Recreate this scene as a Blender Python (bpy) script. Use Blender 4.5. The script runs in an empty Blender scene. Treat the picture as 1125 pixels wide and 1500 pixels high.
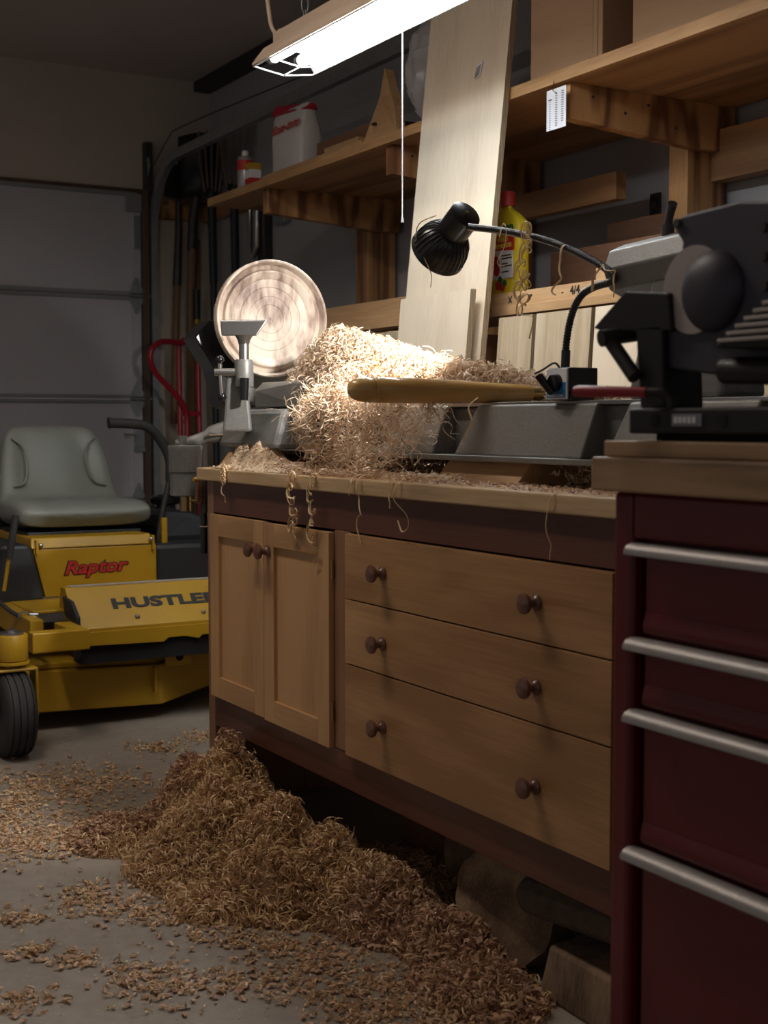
import bpy, math, random
import numpy as np
from mathutils import Vector, Matrix, Euler
random.seed(7)
RNG = np.random.default_rng(11)
PI = math.pi
sc = bpy.context.scene
COL = sc.collection

# ------------------------------------------------------------------ camera, world, exposure
YAW, PITCH, EYE = math.atan(1152/1980), math.atan(130/1980), 0.92
cam = bpy.data.cameras.new('camera')
cam_o = bpy.data.objects.new('camera', cam); COL.objects.link(cam_o)
cam.sensor_fit = 'VERTICAL'; cam.sensor_height = 24.0; cam.lens = 24.0*1980/1500
cam_o.location = (0, 0, EYE); cam_o.rotation_euler = (PI/2-PITCH, 0, -YAW)
cam.clip_start = 0.05
cam.dof.use_dof = True; cam.dof.focus_distance = 2.85; cam.dof.aperture_fstop = 5.0
sc.camera = cam_o
w = bpy.data.worlds.new('world'); sc.world = w; w.use_nodes = True
w.node_tree.nodes['Background'].inputs[0].default_value = (1.0, 0.95, 0.93, 1)
w.node_tree.nodes['Background'].inputs[1].default_value = 0.155
sc.view_settings.view_transform = 'Standard'; sc.view_settings.look = 'None'
sc.view_settings.gamma = 1.0; sc.view_settings.use_curve_mapping = False
sc.view_settings.exposure = 0.22
SHOP_W, AISLE_W, SPOT_W = 5.6, 10.0, 30.0

# ------------------------------------------------------------------ materials
def nt(m):
    m.use_nodes = True
    t = m.node_tree
    return t, t.nodes, t.links, t.nodes['Principled BSDF']
def c4(c): return (c[0], c[1], c[2], 1)
def mat(name, col, rough=0.5, metal=0.0, var=0.15, vs=8.0, bump=0.0, bs=60.0, spec=0.5, emit=None, es=0, alpha_t=0):
    m = bpy.data.materials.new(name); t, n, l, b = nt(m)
    tc = n.new('ShaderNodeTexCoord')
    no = n.new('ShaderNodeTexNoise'); no.inputs['Scale'].default_value = vs; no.inputs['Detail'].default_value = 5
    l.new(tc.outputs['Object'], no.inputs['Vector'])
    mx = n.new('ShaderNodeMix'); mx.data_type = 'RGBA'
    mx.inputs[6].default_value = c4([v*(1-var) for v in col]); mx.inputs[7].default_value = c4([min(1, v*(1+var)) for v in col])
    l.new(no.outputs['Fac'], mx.inputs[0]); l.new(mx.outputs[2], b.inputs['Base Color'])
    b.inputs['Roughness'].default_value = rough; b.inputs['Metallic'].default_value = metal
    b.inputs['Specular IOR Level'].default_value = spec
    if bump:
        nb = n.new('ShaderNodeTexNoise'); nb.inputs['Scale'].default_value = bs; nb.inputs['Detail'].default_value = 3
        l.new(tc.outputs['Object'], nb.inputs['Vector'])
        bp = n.new('ShaderNodeBump'); bp.inputs['Strength'].default_value = bump; bp.inputs['Distance'].default_value = 0.004
        l.new(nb.outputs['Fac'], bp.inputs['Height']); l.new(bp.outputs[0], b.inputs['Normal'])
    if emit:
        b.inputs['Emission Color'].default_value = c4(emit); b.inputs['Emission Strength'].default_value = es
    if alpha_t: b.inputs['Transmission Weight'].default_value = alpha_t
    return m
def wood(name, dark, light, axis='y', scale=9.0, stretch=0.12, rough=0.5, rings=0.0, fine=0.35, knots=0.0, coat=0.0):
    """grain runs along axis; rings > 0 adds bold cathedral bands"""
    m = bpy.data.materials.new(name); t, n, l, b = nt(m)
    tc = n.new('ShaderNodeTexCoord'); mp = n.new('ShaderNodeMapping')
    s = [1, 1, 1]; s['xyz'.index(axis)] = stretch
    mp.inputs['Scale'].default_value = s
    l.new(tc.outputs['Object'], mp.inputs['Vector'])
    no = n.new('ShaderNodeTexNoise'); no.inputs['Scale'].default_value = scale; no.inputs['Detail'].default_value = 6
    no.inputs['Distortion'].default_value = 1.2
    l.new(mp.outputs[0], no.inputs['Vector'])
    fac = no.outputs['Fac']
    if rings:
        mul = n.new('ShaderNodeMath'); mul.operation = 'MULTIPLY'; mul.inputs[1].default_value = rings
        low = n.new('ShaderNodeTexNoise'); low.inputs['Scale'].default_value = scale*0.45; low.inputs['Detail'].default_value = 2
        l.new(mp.outputs[0], low.inputs['Vector'])
        l.new(low.outputs['Fac'], mul.inputs[0])
        fr = n.new('ShaderNodeMath'); fr.operation = 'PINGPONG'; fr.inputs[1].default_value = 1.0
        l.new(mul.outputs[0], fr.inputs[0])
        mm = n.new('ShaderNodeMix'); mm.data_type = 'FLOAT'; mm.inputs[0].default_value = 0.35
        l.new(fr.outputs[0], mm.inputs[2]); l.new(no.outputs['Fac'], mm.inputs[3]); fac = mm.outputs[0]
    mp2 = n.new('ShaderNodeMapping'); s2 = [1, 1, 1]; s2['xyz'.index(axis)] = 0.04
    mp2.inputs['Scale'].default_value = s2; l.new(tc.outputs['Object'], mp2.inputs['Vector'])
    nf = n.new('ShaderNodeTexNoise'); nf.inputs['Scale'].default_value = 170; nf.inputs['Detail'].default_value = 3
    l.new(mp2.outputs[0], nf.inputs['Vector'])
    m3 = n.new('ShaderNodeMix'); m3.data_type = 'FLOAT'; m3.inputs[0].default_value = fine
    l.new(fac, m3.inputs[2]); l.new(nf.outputs['Fac'], m3.inputs[3])
    cr = n.new('ShaderNodeValToRGB')
    cr.color_ramp.elements[0].position = 0.30; cr.color_ramp.elements[0].color = c4(dark)
    cr.color_ramp.elements[1].position = 0.66; cr.color_ramp.elements[1].color = c4(light)
    l.new(m3.outputs[0], cr.inputs[0])
    out = cr.outputs[0]
    if knots:
        vo = n.new('ShaderNodeTexVoronoi'); vo.inputs['Scale'].default_value = knots
        l.new(tc.outputs['Object'], vo.inputs['Vector'])
        k = n.new('ShaderNodeValToRGB'); k.color_ramp.elements[0].position = 0.03; k.color_ramp.elements[1].position = 0.09
        k.color_ramp.elements[0].color = (0.35, 0.28, 0.25, 1); k.color_ramp.elements[1].color = (1, 1, 1, 1)
        l.new(vo.outputs['Distance'], k.inputs[0])
        mk = n.new('ShaderNodeMix'); mk.data_type = 'RGBA'; mk.blend_type = 'MULTIPLY'; mk.inputs[0].default_value = 1
        l.new(out, mk.inputs[6]); l.new(k.outputs[0], mk.inputs[7]); out = mk.outputs[2]
    l.new(out, b.inputs['Base Color'])
    b.inputs['Roughness'].default_value = rough; b.inputs['Coat Weight'].default_value = coat
    bp = n.new('ShaderNodeBump'); bp.inputs['Strength'].default_value = 0.08; bp.inputs['Distance'].default_value = 0.002
    l.new(nf.outputs['Fac'], bp.inputs['Height']); l.new(bp.outputs[0], b.inputs['Normal'])
    return m
def ply_edge(name, axis='x', freq=1260):
    m = bpy.data.materials.new(name); t, n, l, b = nt(m)
    tc = n.new('ShaderNodeTexCoord'); wv = n.new('ShaderNodeTexWave'); wv.bands_direction = axis.upper()
    wv.inputs['Scale'].default_value = freq/20; wv.inputs['Distortion'].default_value = 0.6
    l.new(tc.outputs['Object'], wv.inputs['Vector'])
    cr = n.new('ShaderNodeValToRGB'); cr.color_ramp.elements[0].color = (0.16, 0.10, 0.055, 1); cr.color_ramp.elements[1].color = (0.52, 0.40, 0.25, 1)
    l.new(wv.outputs['Fac'], cr.inputs[0]); l.new(cr.outputs[0], b.inputs['Base Color']); b.inputs['Roughness'].default_value = 0.75
    return m
def shav_mat(name, cols, rough=0.55, trans=0.25):
    m = bpy.data.materials.new(name); t, n, l, b = nt(m)
    g = n.new('ShaderNodeNewGeometry'); cr = n.new('ShaderNodeValToRGB')
    els = cr.color_ramp.elements
    while len(els) < len(cols): els.new(0.5)
    for i, c in enumerate(cols):
        els[i].position = i/(len(cols)-1); els[i].color = c4(c)
    l.new(g.outputs['Random Per Island'], cr.inputs[0]); l.new(cr.outputs[0], b.inputs['Base Color'])
    b.inputs['Roughness'].default_value = rough
    tr = n.new('ShaderNodeBsdfTranslucent'); l.new(cr.outputs[0], tr.inputs[0])
    mx = n.new('ShaderNodeMixShader'); mx.inputs[0].default_value = trans
    l.new(b.outputs[0], mx.inputs[1]); l.new(tr.outputs[0], mx.inputs[2])
    l.new(mx.outputs[0], n['Material Output'].inputs['Surface'])
    return m
M = {}
M['wall'] = mat('wall_paint', (0.56, 0.49, 0.41), 0.9, var=0.08, vs=3, bump=0.1, bs=120)
M['wall_grey'] = mat('wall_grey_paint', (0.40, 0.395, 0.40), 0.85, var=0.10, vs=3, bump=0.1, bs=120)
M['ceil'] = mat('ceiling_paint', (0.62, 0.55, 0.52), 0.95, var=0.06, vs=2)
M['door'] = mat('garage_door_steel', (0.52, 0.51, 0.53), 0.6, var=0.06, vs=5, bump=0.05, bs=200)
M['door_rail'] = mat('garage_door_rail', (0.26, 0.265, 0.265), 0.6, var=0.1)
M['galv'] = mat('galvanised_steel', (0.42, 0.46, 0.48), 0.42, 0.9, var=0.25, vs=25)
M['steel_dark'] = mat('dark_steel', (0.07, 0.065, 0.065), 0.5, 0.6, var=0.3, vs=20)
M['jamb'] = wood('jamb_wood', (0.07, 0.04, 0.025), (0.13, 0.08, 0.05), 'z')
M['maple_y'] = wood('maple_along', (0.31, 0.155, 0.060), (0.58, 0.335, 0.15), 'y', 13, 0.22, 0.42, rings=3.0, fine=0.3, coat=0.15)
M['maple_z'] = wood('maple_upright', (0.33, 0.165, 0.065), (0.57, 0.335, 0.152), 'z', 13, 0.18, 0.42, rings=2.4, fine=0.3, coat=0.15)
M['maple_knot'] = wood('maple_knotty', (0.31, 0.155, 0.060), (0.58, 0.335, 0.15), 'y', 12, 0.3, 0.42, rings=3.4, fine=0.28, knots=3.1, coat=0.15)
M['benchtop'] = wood('benchtop_maple', (0.40, 0.26, 0.13), (0.66, 0.47, 0.27), 'y', 10, 0.3, 0.45, fine=0.5)
M['cherry_y'] = wood('dark_hardwood_along', (0.075, 0.026, 0.016), (0.15, 0.055, 0.032), 'y', 10, 0.08, 0.4, fine=0.45, coat=0.2)
M['cherry_z'] = wood('dark_hardwood_upright', (0.20, 0.095, 0.05), (0.33, 0.165, 0.09), 'z', 10, 0.08, 0.4, fine=0.45, coat=0.2)
M['knob'] = wood('turned_knob_wood', (0.10, 0.042, 0.028), (0.20, 0.085, 0.055), 'x', 40, 0.3, 0.32, fine=0.3, coat=0.35)
M['fir_x'] = wood('fir_plywood_arm', (0.17, 0.068, 0.026), (0.50, 0.265, 0.105), 'z', 17, 0.30, 0.55, rings=7, fine=0.12)
M['fir_z'] = wood('fir_upright', (0.17, 0.072, 0.028), (0.48, 0.255, 0.105), 'z', 34, 0.04, 0.55, rings=7, fine=0.15)
M['fir_y'] = wood('fir_along', (0.22, 0.105, 0.042), (0.44, 0.24, 0.105), 'y', 18, 0.07, 0.6, rings=5, fine=0.2)
M['fir_edge'] = wood('fir_shelf_edge', (0.36, 0.19, 0.075), (0.56, 0.33, 0.15), 'y', 14, 0.25, 0.6, fine=0.4)
M['pine_y'] = wood('pine_slab', (0.12, 0.065, 0.03), (0.40, 0.25, 0.13), 'y', 34, 0.08, 0.5, rings=6, fine=0.2)
M['lumber'] = wood('planed_lumber', (0.36, 0.20, 0.09), (0.58, 0.37, 0.19), 'y', 12, 0.08, 0.6, fine=0.35)
M['lumber_dk'] = wood('brown_lumber', (0.14, 0.065, 0.035), (0.24, 0.12, 0.065), 'y', 12, 0.08, 0.6, fine=0.35)
M['ply'] = wood('birch_plywood_face', (0.56, 0.44, 0.32), (0.76, 0.64, 0.49), 'z', 12, 0.10, 0.6, rings=1.5, fine=0.35)
M['ply2'] = wood('poplar_plywood_face', (0.44, 0.34, 0.22), (0.76, 0.65, 0.49), 'z', 16, 0.05, 0.6, rings=3.5, fine=0.25)
M['ply_edge'] = ply_edge('plywood_edge')
M['log'] = wood('rough_log', (0.09, 0.055, 0.033), (0.27, 0.175, 0.105), 'z', 22, 0.4, 0.9, rings=3, fine=0.5)
M['bark'] = mat('bark', (0.11, 0.078, 0.055), 0.95, var=0.5, vs=40, bump=0.9, bs=60)
M['cardboard'] = wood('cardboard', (0.36, 0.225, 0.13), (0.44, 0.285, 0.17), 'y', 5, 0.3, 0.85, fine=0.2)
M['cardboard_in'] = mat('cardboard_inside', (0.16, 0.09, 0.06), 0.9)
M['handle_wood'] = wood('oiled_handle_ash', (0.54, 0.31, 0.095), (0.78, 0.50, 0.20), 'x', 16, 0.12, 0.28, rings=4, fine=0.25, coat=0.5)
M['toolwood'] = wood('tool_handle_wood', (0.13, 0.07, 0.035), (0.26, 0.15, 0.075), 'z', 12, 0.06, 0.6)
M['red'] = mat('red_enamel', (0.125, 0.006, 0.009), 0.36, var=0.08, vs=3, bump=0.03, bs=300, spec=0.5)
M['alu'] = mat('brushed_aluminium', (0.36, 0.335, 0.32), 0.5, 0.55, var=0.08, vs=20)
M['yellow'] = mat('yellow_paint', (0.43, 0.245, 0.010), 0.42, var=0.08, vs=6)
M['mower_black'] = mat('black_moulded_plastic', (0.022, 0.024, 0.028), 0.5, var=0.15, bump=0.05, bs=300)
M['black'] = mat('black_paint', (0.012, 0.012, 0.013), 0.45, var=0.2)
M['void'] = mat('dark_void', (0.008, 0.007, 0.007), 0.9)
M['rubber'] = mat('tyre_rubber', (0.028, 0.027, 0.027), 0.75, var=0.25, vs=20, bump=0.1)
M['vinyl'] = mat('grey_vinyl', (0.225, 0.24, 0.215), 0.45, var=0.06, vs=10, bump=0.06, bs=400)
M['redtext'] = mat('red_lettering', (0.50, 0.025, 0.018), 0.5, var=0.05)
M['blacktext'] = mat('black_lettering', (0.018, 0.018, 0.02), 0.6, var=0.05)
M['whitetext'] = mat('white_lettering', (0.7, 0.7, 0.7), 0.6, var=0.03)
M['yellowtext'] = mat('yellow_lettering', (0.75, 0.55, 0.08), 0.6, var=0.03)
M['greentext'] = mat('green_lettering', (0.015, 0.12, 0.035), 0.6, var=0.03)
M['cast'] = mat('hammered_grey_casting', (0.19, 0.185, 0.172), 0.42, 0.25, var=0.22, vs=140, bump=0.14, bs=420)
M['machined'] = mat('machined_steel', (0.42, 0.41, 0.40), 0.28, 0.95, var=0.12, vs=60)
M['chrome'] = mat('chrome', (0.65, 0.63, 0.6), 0.14, 1.0, var=0.03)
M['brass'] = mat('brass', (0.45, 0.32, 0.13), 0.35, 0.9, var=0.1)
M['gloss_black'] = mat('gloss_black', (0.008, 0.008, 0.009), 0.18, var=0.1)
M['lamp_black'] = mat('lamp_black_enamel', (0.011, 0.011, 0.012), 0.28, var=0.2, spec=0.6)
M['saw_blue'] = mat('blue_black_guard', (0.052, 0.048, 0.066), 0.5, 0.1, var=0.12, bump=0.05, bs=200)
M['saw_black'] = mat('saw_black_casting', (0.014, 0.013, 0.013), 0.5, 0.2, var=0.2)
M['red_grip'] = mat('red_rubber_grip', (0.32, 0.012, 0.022), 0.38, var=0.1)
M['truck_red'] = mat('red_tube_paint', (0.34, 0.010, 0.025), 0.3, var=0.1)
M['vent'] = mat('grey_vent_slat', (0.46, 0.40, 0.37), 0.5, 0.2, var=0.1)
M['white_enamel'] = mat('white_enamel', (0.82, 0.82, 0.80), 0.4, var=0.03)
M['cream_enamel'] = mat('cream_enamel', (0.55, 0.42, 0.31), 0.45, var=0.06)
M['paper'] = mat('white_paper', (0.72, 0.71, 0.73), 0.8, var=0.04)
M['bagpaper'] = mat('bag_paper', (0.62, 0.59, 0.57), 0.75, var=0.08, vs=12, bump=0.3, bs=25)
M['bagred'] = mat('bag_red', (0.42, 0.015, 0.04), 0.55, var=0.1, bump=0.3, bs=25)
M['plastic_bag'] = mat('grey_plastic_sheet', (0.42, 0.41, 0.42), 0.28, var=0.15, vs=12, bump=0.8, bs=22)
M['jug'] = mat('yellow_jug_plastic', (0.72, 0.55, 0.02), 0.38, var=0.05)
M['jug_cap'] = mat('red_cap_plastic', (0.45, 0.035, 0.035), 0.45, var=0.05)
M['blue'] = mat('blue_label', (0.01, 0.16, 0.42), 0.5, var=0.04)
M['silver'] = mat('silver_can', (0.45, 0.42, 0.42), 0.35, 0.5, var=0.06)
M['sawdust'] = mat('sawdust', (0.50, 0.37, 0.24), 0.95, var=0.25, vs=60, bump=0.9, bs=160)
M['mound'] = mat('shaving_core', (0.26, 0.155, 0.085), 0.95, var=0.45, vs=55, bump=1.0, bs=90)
M['shav_floor'] = shav_mat('floor_shavings', [(0.42, 0.25, 0.12), (0.62, 0.41, 0.21), (0.74, 0.52, 0.29), (0.82, 0.62, 0.38)])
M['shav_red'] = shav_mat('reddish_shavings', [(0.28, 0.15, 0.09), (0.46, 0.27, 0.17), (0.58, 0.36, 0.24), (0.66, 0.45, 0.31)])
M['shav_heap'] = shav_mat('pale_shavings', [(0.48, 0.31, 0.185), (0.65, 0.47, 0.31), (0.75, 0.59, 0.43), (0.82, 0.69, 0.55)])
M['strand'] = shav_mat('single_shaving', [(0.74, 0.54, 0.31), (0.82, 0.65, 0.42)])
M['hoe_blue'] = mat('blue_black_socket', (0.012, 0.018, 0.032), 0.5, var=0.2)
M['grey_ink'] = mat('grey_ink', (0.22, 0.22, 0.25), 0.7, var=0.05)
M['bulb'] = mat('frosted_bulb', (0.9,0.9,0.88), 0.4, var=0.0, emit=(1.0,0.95,0.88), es=25)
M['rake_brown'] = mat('brown_rake_slat', (0.16, 0.11, 0.085), 0.6, var=0.2)
# concrete
m = bpy.data.materials.new('concrete'); t, n, l, b = nt(m)
tc = n.new('ShaderNodeTexCoord'); a = n.new('ShaderNodeTexNoise'); a.inputs['Scale'].default_value = 1.6; a.inputs['Detail'].default_value = 8
a2 = n.new('ShaderNodeTexNoise'); a2.inputs['Scale'].default_value = 45; a2.inputs['Detail'].default_value = 5
l.new(tc.outputs['Object'], a.inputs['Vector']); l.new(tc.outputs['Object'], a2.inputs['Vector'])
mf = n.new('ShaderNodeMix'); mf.data_type = 'FLOAT'; mf.inputs[0].default_value = 0.3
l.new(a.outputs['Fac'], mf.inputs[2]); l.new(a2.outputs['Fac'], mf.inputs[3])
cr = n.new('ShaderNodeValToRGB'); cr.color_ramp.elements[0].position = 0.3; cr.color_ramp.elements[1].position = 0.7
cr.color_ramp.elements[0].color = (0.17, 0.14, 0.115, 1); cr.color_ramp.elements[1].color = (0.34, 0.29, 0.24, 1)
l.new(mf.outputs[0], cr.inputs[0]); l.new(cr.outputs[0], b.inputs['Base Color']); b.inputs['Roughness'].default_value = 0.62
bp = n.new('ShaderNodeBump'); bp.inputs['Strength'].default_value = 0.15; bp.inputs['Distance'].default_value = 0.003
l.new(a2.outputs['Fac'], bp.inputs['Height']); l.new(bp.outputs[0], b.inputs['Normal'])
M['concrete'] = m
# spalted dish wood: pale with pink-brown streaks, object coordinates centred on the dish
m = bpy.data.materials.new('spalted_dish_wood'); t, n, l, b = nt(m)
tc = n.new('ShaderNodeTexCoord'); mp = n.new('ShaderNodeMapping'); mp.inputs['Scale'].default_value = (1, 1, 0.32)
mp.inputs['Rotation'].default_value = (0, 0.25, 0)
l.new(tc.outputs['Object'], mp.inputs['Vector'])
a = n.new('ShaderNodeTexNoise'); a.inputs['Scale'].default_value = 17; a.inputs['Detail'].default_value = 6; a.inputs['Distortion'].default_value = 0.35
l.new(mp.outputs[0], a.inputs['Vector'])
a2 = n.new('ShaderNodeTexNoise'); a2.inputs['Scale'].default_value = 90; a2.inputs['Detail'].default_value = 3
l.new(mp.outputs[0], a2.inputs['Vector'])
mf = n.new('ShaderNodeMix'); mf.data_type = 'FLOAT'; mf.inputs[0].default_value = 0.25
l.new(a.outputs['Fac'], mf.inputs[2]); l.new(a2.outputs['Fac'], mf.inputs[3])
cr = n.new('ShaderNodeValToRGB'); e = cr.color_ramp.elements
e[0].position = 0.36; e[0].color = (0.15, 0.09, 0.07, 1); e[1].position = 0.58; e[1].color = (0.62, 0.53, 0.44, 1)
x = e.new(0.45); x.color = (0.36, 0.265, 0.215, 1); x = e.new(0.53); x.color = (0.55, 0.44, 0.355, 1)
l.new(mf.outputs[0], cr.inputs[0]); l.new(cr.outputs[0], b.inputs['Base Color']); b.inputs['Roughness'].default_value = 0.55
M['dish'] = m
# end grain rounds
M['endgrain'] = wood('log_end_grain', (0.12, 0.072, 0.04), (0.32, 0.21, 0.12), 'x', 20, 0.3, 0.85, rings=4, fine=0.4)

# ------------------------------------------------------------------ mesh helpers
class MB:
    def __init__(s, T=None): s.v = []; s.f = []; s.mi = []; s.cur = 0; s.T = T
    def add(s, vs, fs):
        o = len(s.v)
        for p in vs:
            p = Vector(p)
            s.v.append(s.T @ p if s.T else p)
        for f in fs: s.f.append([i+o for i in f]); s.mi.append(s.cur)
        return s
    def box(s, x0, x1, y0, y1, z0, z1):
        return s.hexa([(x0,y0,z0),(x1,y0,z0),(x1,y1,z0),(x0,y1,z0),(x0,y0,z1),(x1,y0,z1),(x1,y1,z1),(x0,y1,z1)])
    def hexa(s, p):
        return s.add(p, [(0,3,2,1),(4,5,6,7),(0,1,5,4),(1,2,6,5),(2,3,7,6),(3,0,4,7)])
    def prism(s, poly, vec):
        k = len(poly); vec = Vector(vec)
        vs = [Vector(p) for p in poly]; vs += [p+vec for p in vs]
        fs = [list(range(k))[::-1], list(range(k, 2*k))] + [(i, (i+1) % k, k+(i+1) % k, k+i) for i in range(k)]
        return s.add(vs, fs)
    def tube(s, pts, r, n=12, caps=True, flat=1.0):
        P = [Vector(p) for p in pts]; R = r if isinstance(r, (list, tuple)) else [r]*len(P)
        T = [(P[min(i+1, len(P)-1)]-P[max(i-1, 0)]).normalized() for i in range(len(P))]
        ref = Vector((0,0,1)) if abs(T[0].z) < 0.9 else Vector((1,0,0))
        u = T[0].cross(ref).normalized(); vs = []; fs = []
        for i in range(len(P)):
            u = (u-T[i]*u.dot(T[i])).normalized(); v = T[i].cross(u)
            for k in range(n):
                a = 2*PI*k/n; vs.append(P[i]+(u*math.cos(a)+v*math.sin(a)*flat)*R[i])
        for i in range(len(P)-1):
            for k in range(n): fs.append((i*n+k, i*n+(k+1) % n, (i+1)*n+(k+1) % n, (i+1)*n+k))
        if caps: fs.append(list(range(n))[::-1]); fs.append([(len(P)-1)*n+k for k in range(n)])
        return s.add(vs, fs)
    def cyl(s, p0, p1, r0, r1=None, n=24): return s.tube([p0, p1], [r0, r0 if r1 is None else r1], n)
    def lathe(s, prof, o, axis, n=48):
        o = Vector(o); ax = Vector(axis).normalized()
        ref = Vector((0,0,1)) if abs(ax.z) < 0.9 else Vector((1,0,0))
        u = ax.cross(ref).normalized(); v = ax.cross(u); vs = []; fs = []
        for r, h in prof:
            for k in range(n):
                a = 2*PI*k/n; vs.append(o+ax*h+(u*math.cos(a)+v*math.sin(a))*max(r, 1e-5))
        for i in range(len(prof)-1):
            for k in range(n): fs.append((i*n+k, i*n+(k+1) % n, (i+1)*n+(k+1) % n, (i+1)*n+k))
        fs.append(list(range(n))[::-1]); fs.append([(len(prof)-1)*n+k for k in range(n)])
        return s.add(vs, fs)
    def ball(s, c, r, sx=1, sy=1, sz=1, n=20, m=12):
        c = Vector(c); vs = []; fs = []
        for i in range(m+1):
            t = PI*i/m
            for k in range(n):
                a = 2*PI*k/n
                vs.append(c+Vector((r*sx*math.sin(t)*math.cos(a), r*sy*math.sin(t)*math.sin(a), r*sz*math.cos(t))))
        for i in range(m):
            for k in range(n): fs.append((i*n+k, (i+1)*n+k, (i+1)*n+(k+1) % n, i*n+(k+1) % n))
        return s.add(vs, fs)
    def build(s, name, mats, parent=None, smooth=False, bevel=0.0, sub=0):
        off = wloc(parent) if parent else Vector((0,0,0))
        if not isinstance(mats, (list, tuple)): mats = [mats]
        me = bpy.data.meshes.new(name)
        if parent is None:
            lo = [min(p[i] for p in s.v) for i in range(3)]; hi = [max(p[i] for p in s.v) for i in range(3)]
            off = Vector(((lo[0]+hi[0])/2, (lo[1]+hi[1])/2, lo[2]))
        me.from_pydata([tuple(p-off) for p in s.v], [], s.f)
        for q in mats: me.materials.append(M[q])
        if len(mats) > 1: me.polygons.foreach_set('material_index', s.mi)
        if smooth:
            me.polygons.foreach_set('use_smooth', [True]*len(me.polygons)); me.set_sharp_from_angle(angle=math.radians(38))
        me.validate(); me.update()
        o = bpy.data.objects.new(name, me); COL.objects.link(o)
        if parent: o.parent = parent
        else: o.location = off
        if bevel:
            bv = o.modifiers.new('bevel', 'BEVEL'); bv.width = bevel; bv.segments = 2; bv.limit_method = 'ANGLE'
        if sub:
            sb = o.modifiers.new('sub', 'SUBSURF'); sb.levels = sub; sb.render_levels = sub
        return o
def wloc(o):
    v = Vector(o.location)
    while o.parent: o = o.parent; v = v+Vector(o.location)
    return v
def tag(o, label, cat, group=None):
    o['label'] = label; o['category'] = cat
    if group: o['group'] = group
    return o
def thing(name, label, cat, loc, group=None):
    o = bpy.data.objects.new(name, None); COL.objects.link(o); o.location = loc; o.empty_display_size = 0.1
    return tag(o, label, cat, group)
def struct(o): o['kind'] = 'structure'; return o
def inst(name, src, parent, loc):
    """a copy of a mesh that was built around its own origin"""
    o = bpy.data.objects.new(name, src); COL.objects.link(o); o.parent = parent
    o.location = Vector(loc)-wloc(parent)
    return o
def mesh_of(mb, mats, smooth=True):
    if not isinstance(mats, (list, tuple)): mats = [mats]
    me = bpy.data.meshes.new('shared')
    me.from_pydata([tuple(p) for p in mb.v], [], mb.f)
    for q in mats: me.materials.append(M[q])
    if len(mats) > 1: me.polygons.foreach_set('material_index', mb.mi)
    if smooth:
        me.polygons.foreach_set('use_smooth', [True]*len(me.polygons)); me.set_sharp_from_angle(angle=math.radians(38))
    me.update(); return me
def text(name, s, size, mt, parent, org, right, up, bold=0.0, shear=0.0, ext=0.0006, sx=1.0, align='CENTER'):
    cu = bpy.data.curves.new('txt', 'FONT'); cu.body = s; cu.size = size; cu.align_x = align; cu.align_y = 'CENTER'
    cu.offset = bold; cu.shear = shear; cu.extrude = ext; cu.resolution_u = 3
    ob = bpy.data.objects.new('txt', cu); COL.objects.link(ob)
    bpy.context.view_layer.update()
    me = bpy.data.meshes.new_from_object(ob.evaluated_get(bpy.context.evaluated_depsgraph_get()))
    bpy.data.objects.remove(ob); bpy.data.curves.remove(cu)
    r = Vector(right).normalized(); u = Vector(up).normalized(); nn = r.cross(u)
    org = Vector(org)-wloc(parent)
    for v in me.vertices: v.co = org+r*(v.co.x*sx)+u*v.co.y+nn*v.co.z
    me.materials.clear(); me.materials.append(M[mt]); me.name = name
    o = bpy.data.objects.new(name, me); COL.objects.link(o); o.parent = parent
    return o
def smoothpath(pts, k=6):
    """Catmull-Rom through the points"""
    P = [Vector(p) for p in pts]; Q = [P[0]*2-P[1]]+P+[P[-1]*2-P[-2]]; out = []
    for i in range(1, len(Q)-2):
        for j in range(k):
            t = j/k; a, b_, c, d = Q[i-1], Q[i], Q[i+1], Q[i+2]
            out.append(0.5*((2*b_)+(c-a)*t+(2*a-5*b_+4*c-d)*t*t+(3*b_-a-3*c+d)*t**3))
    out.append(P[-1]); return out

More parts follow.
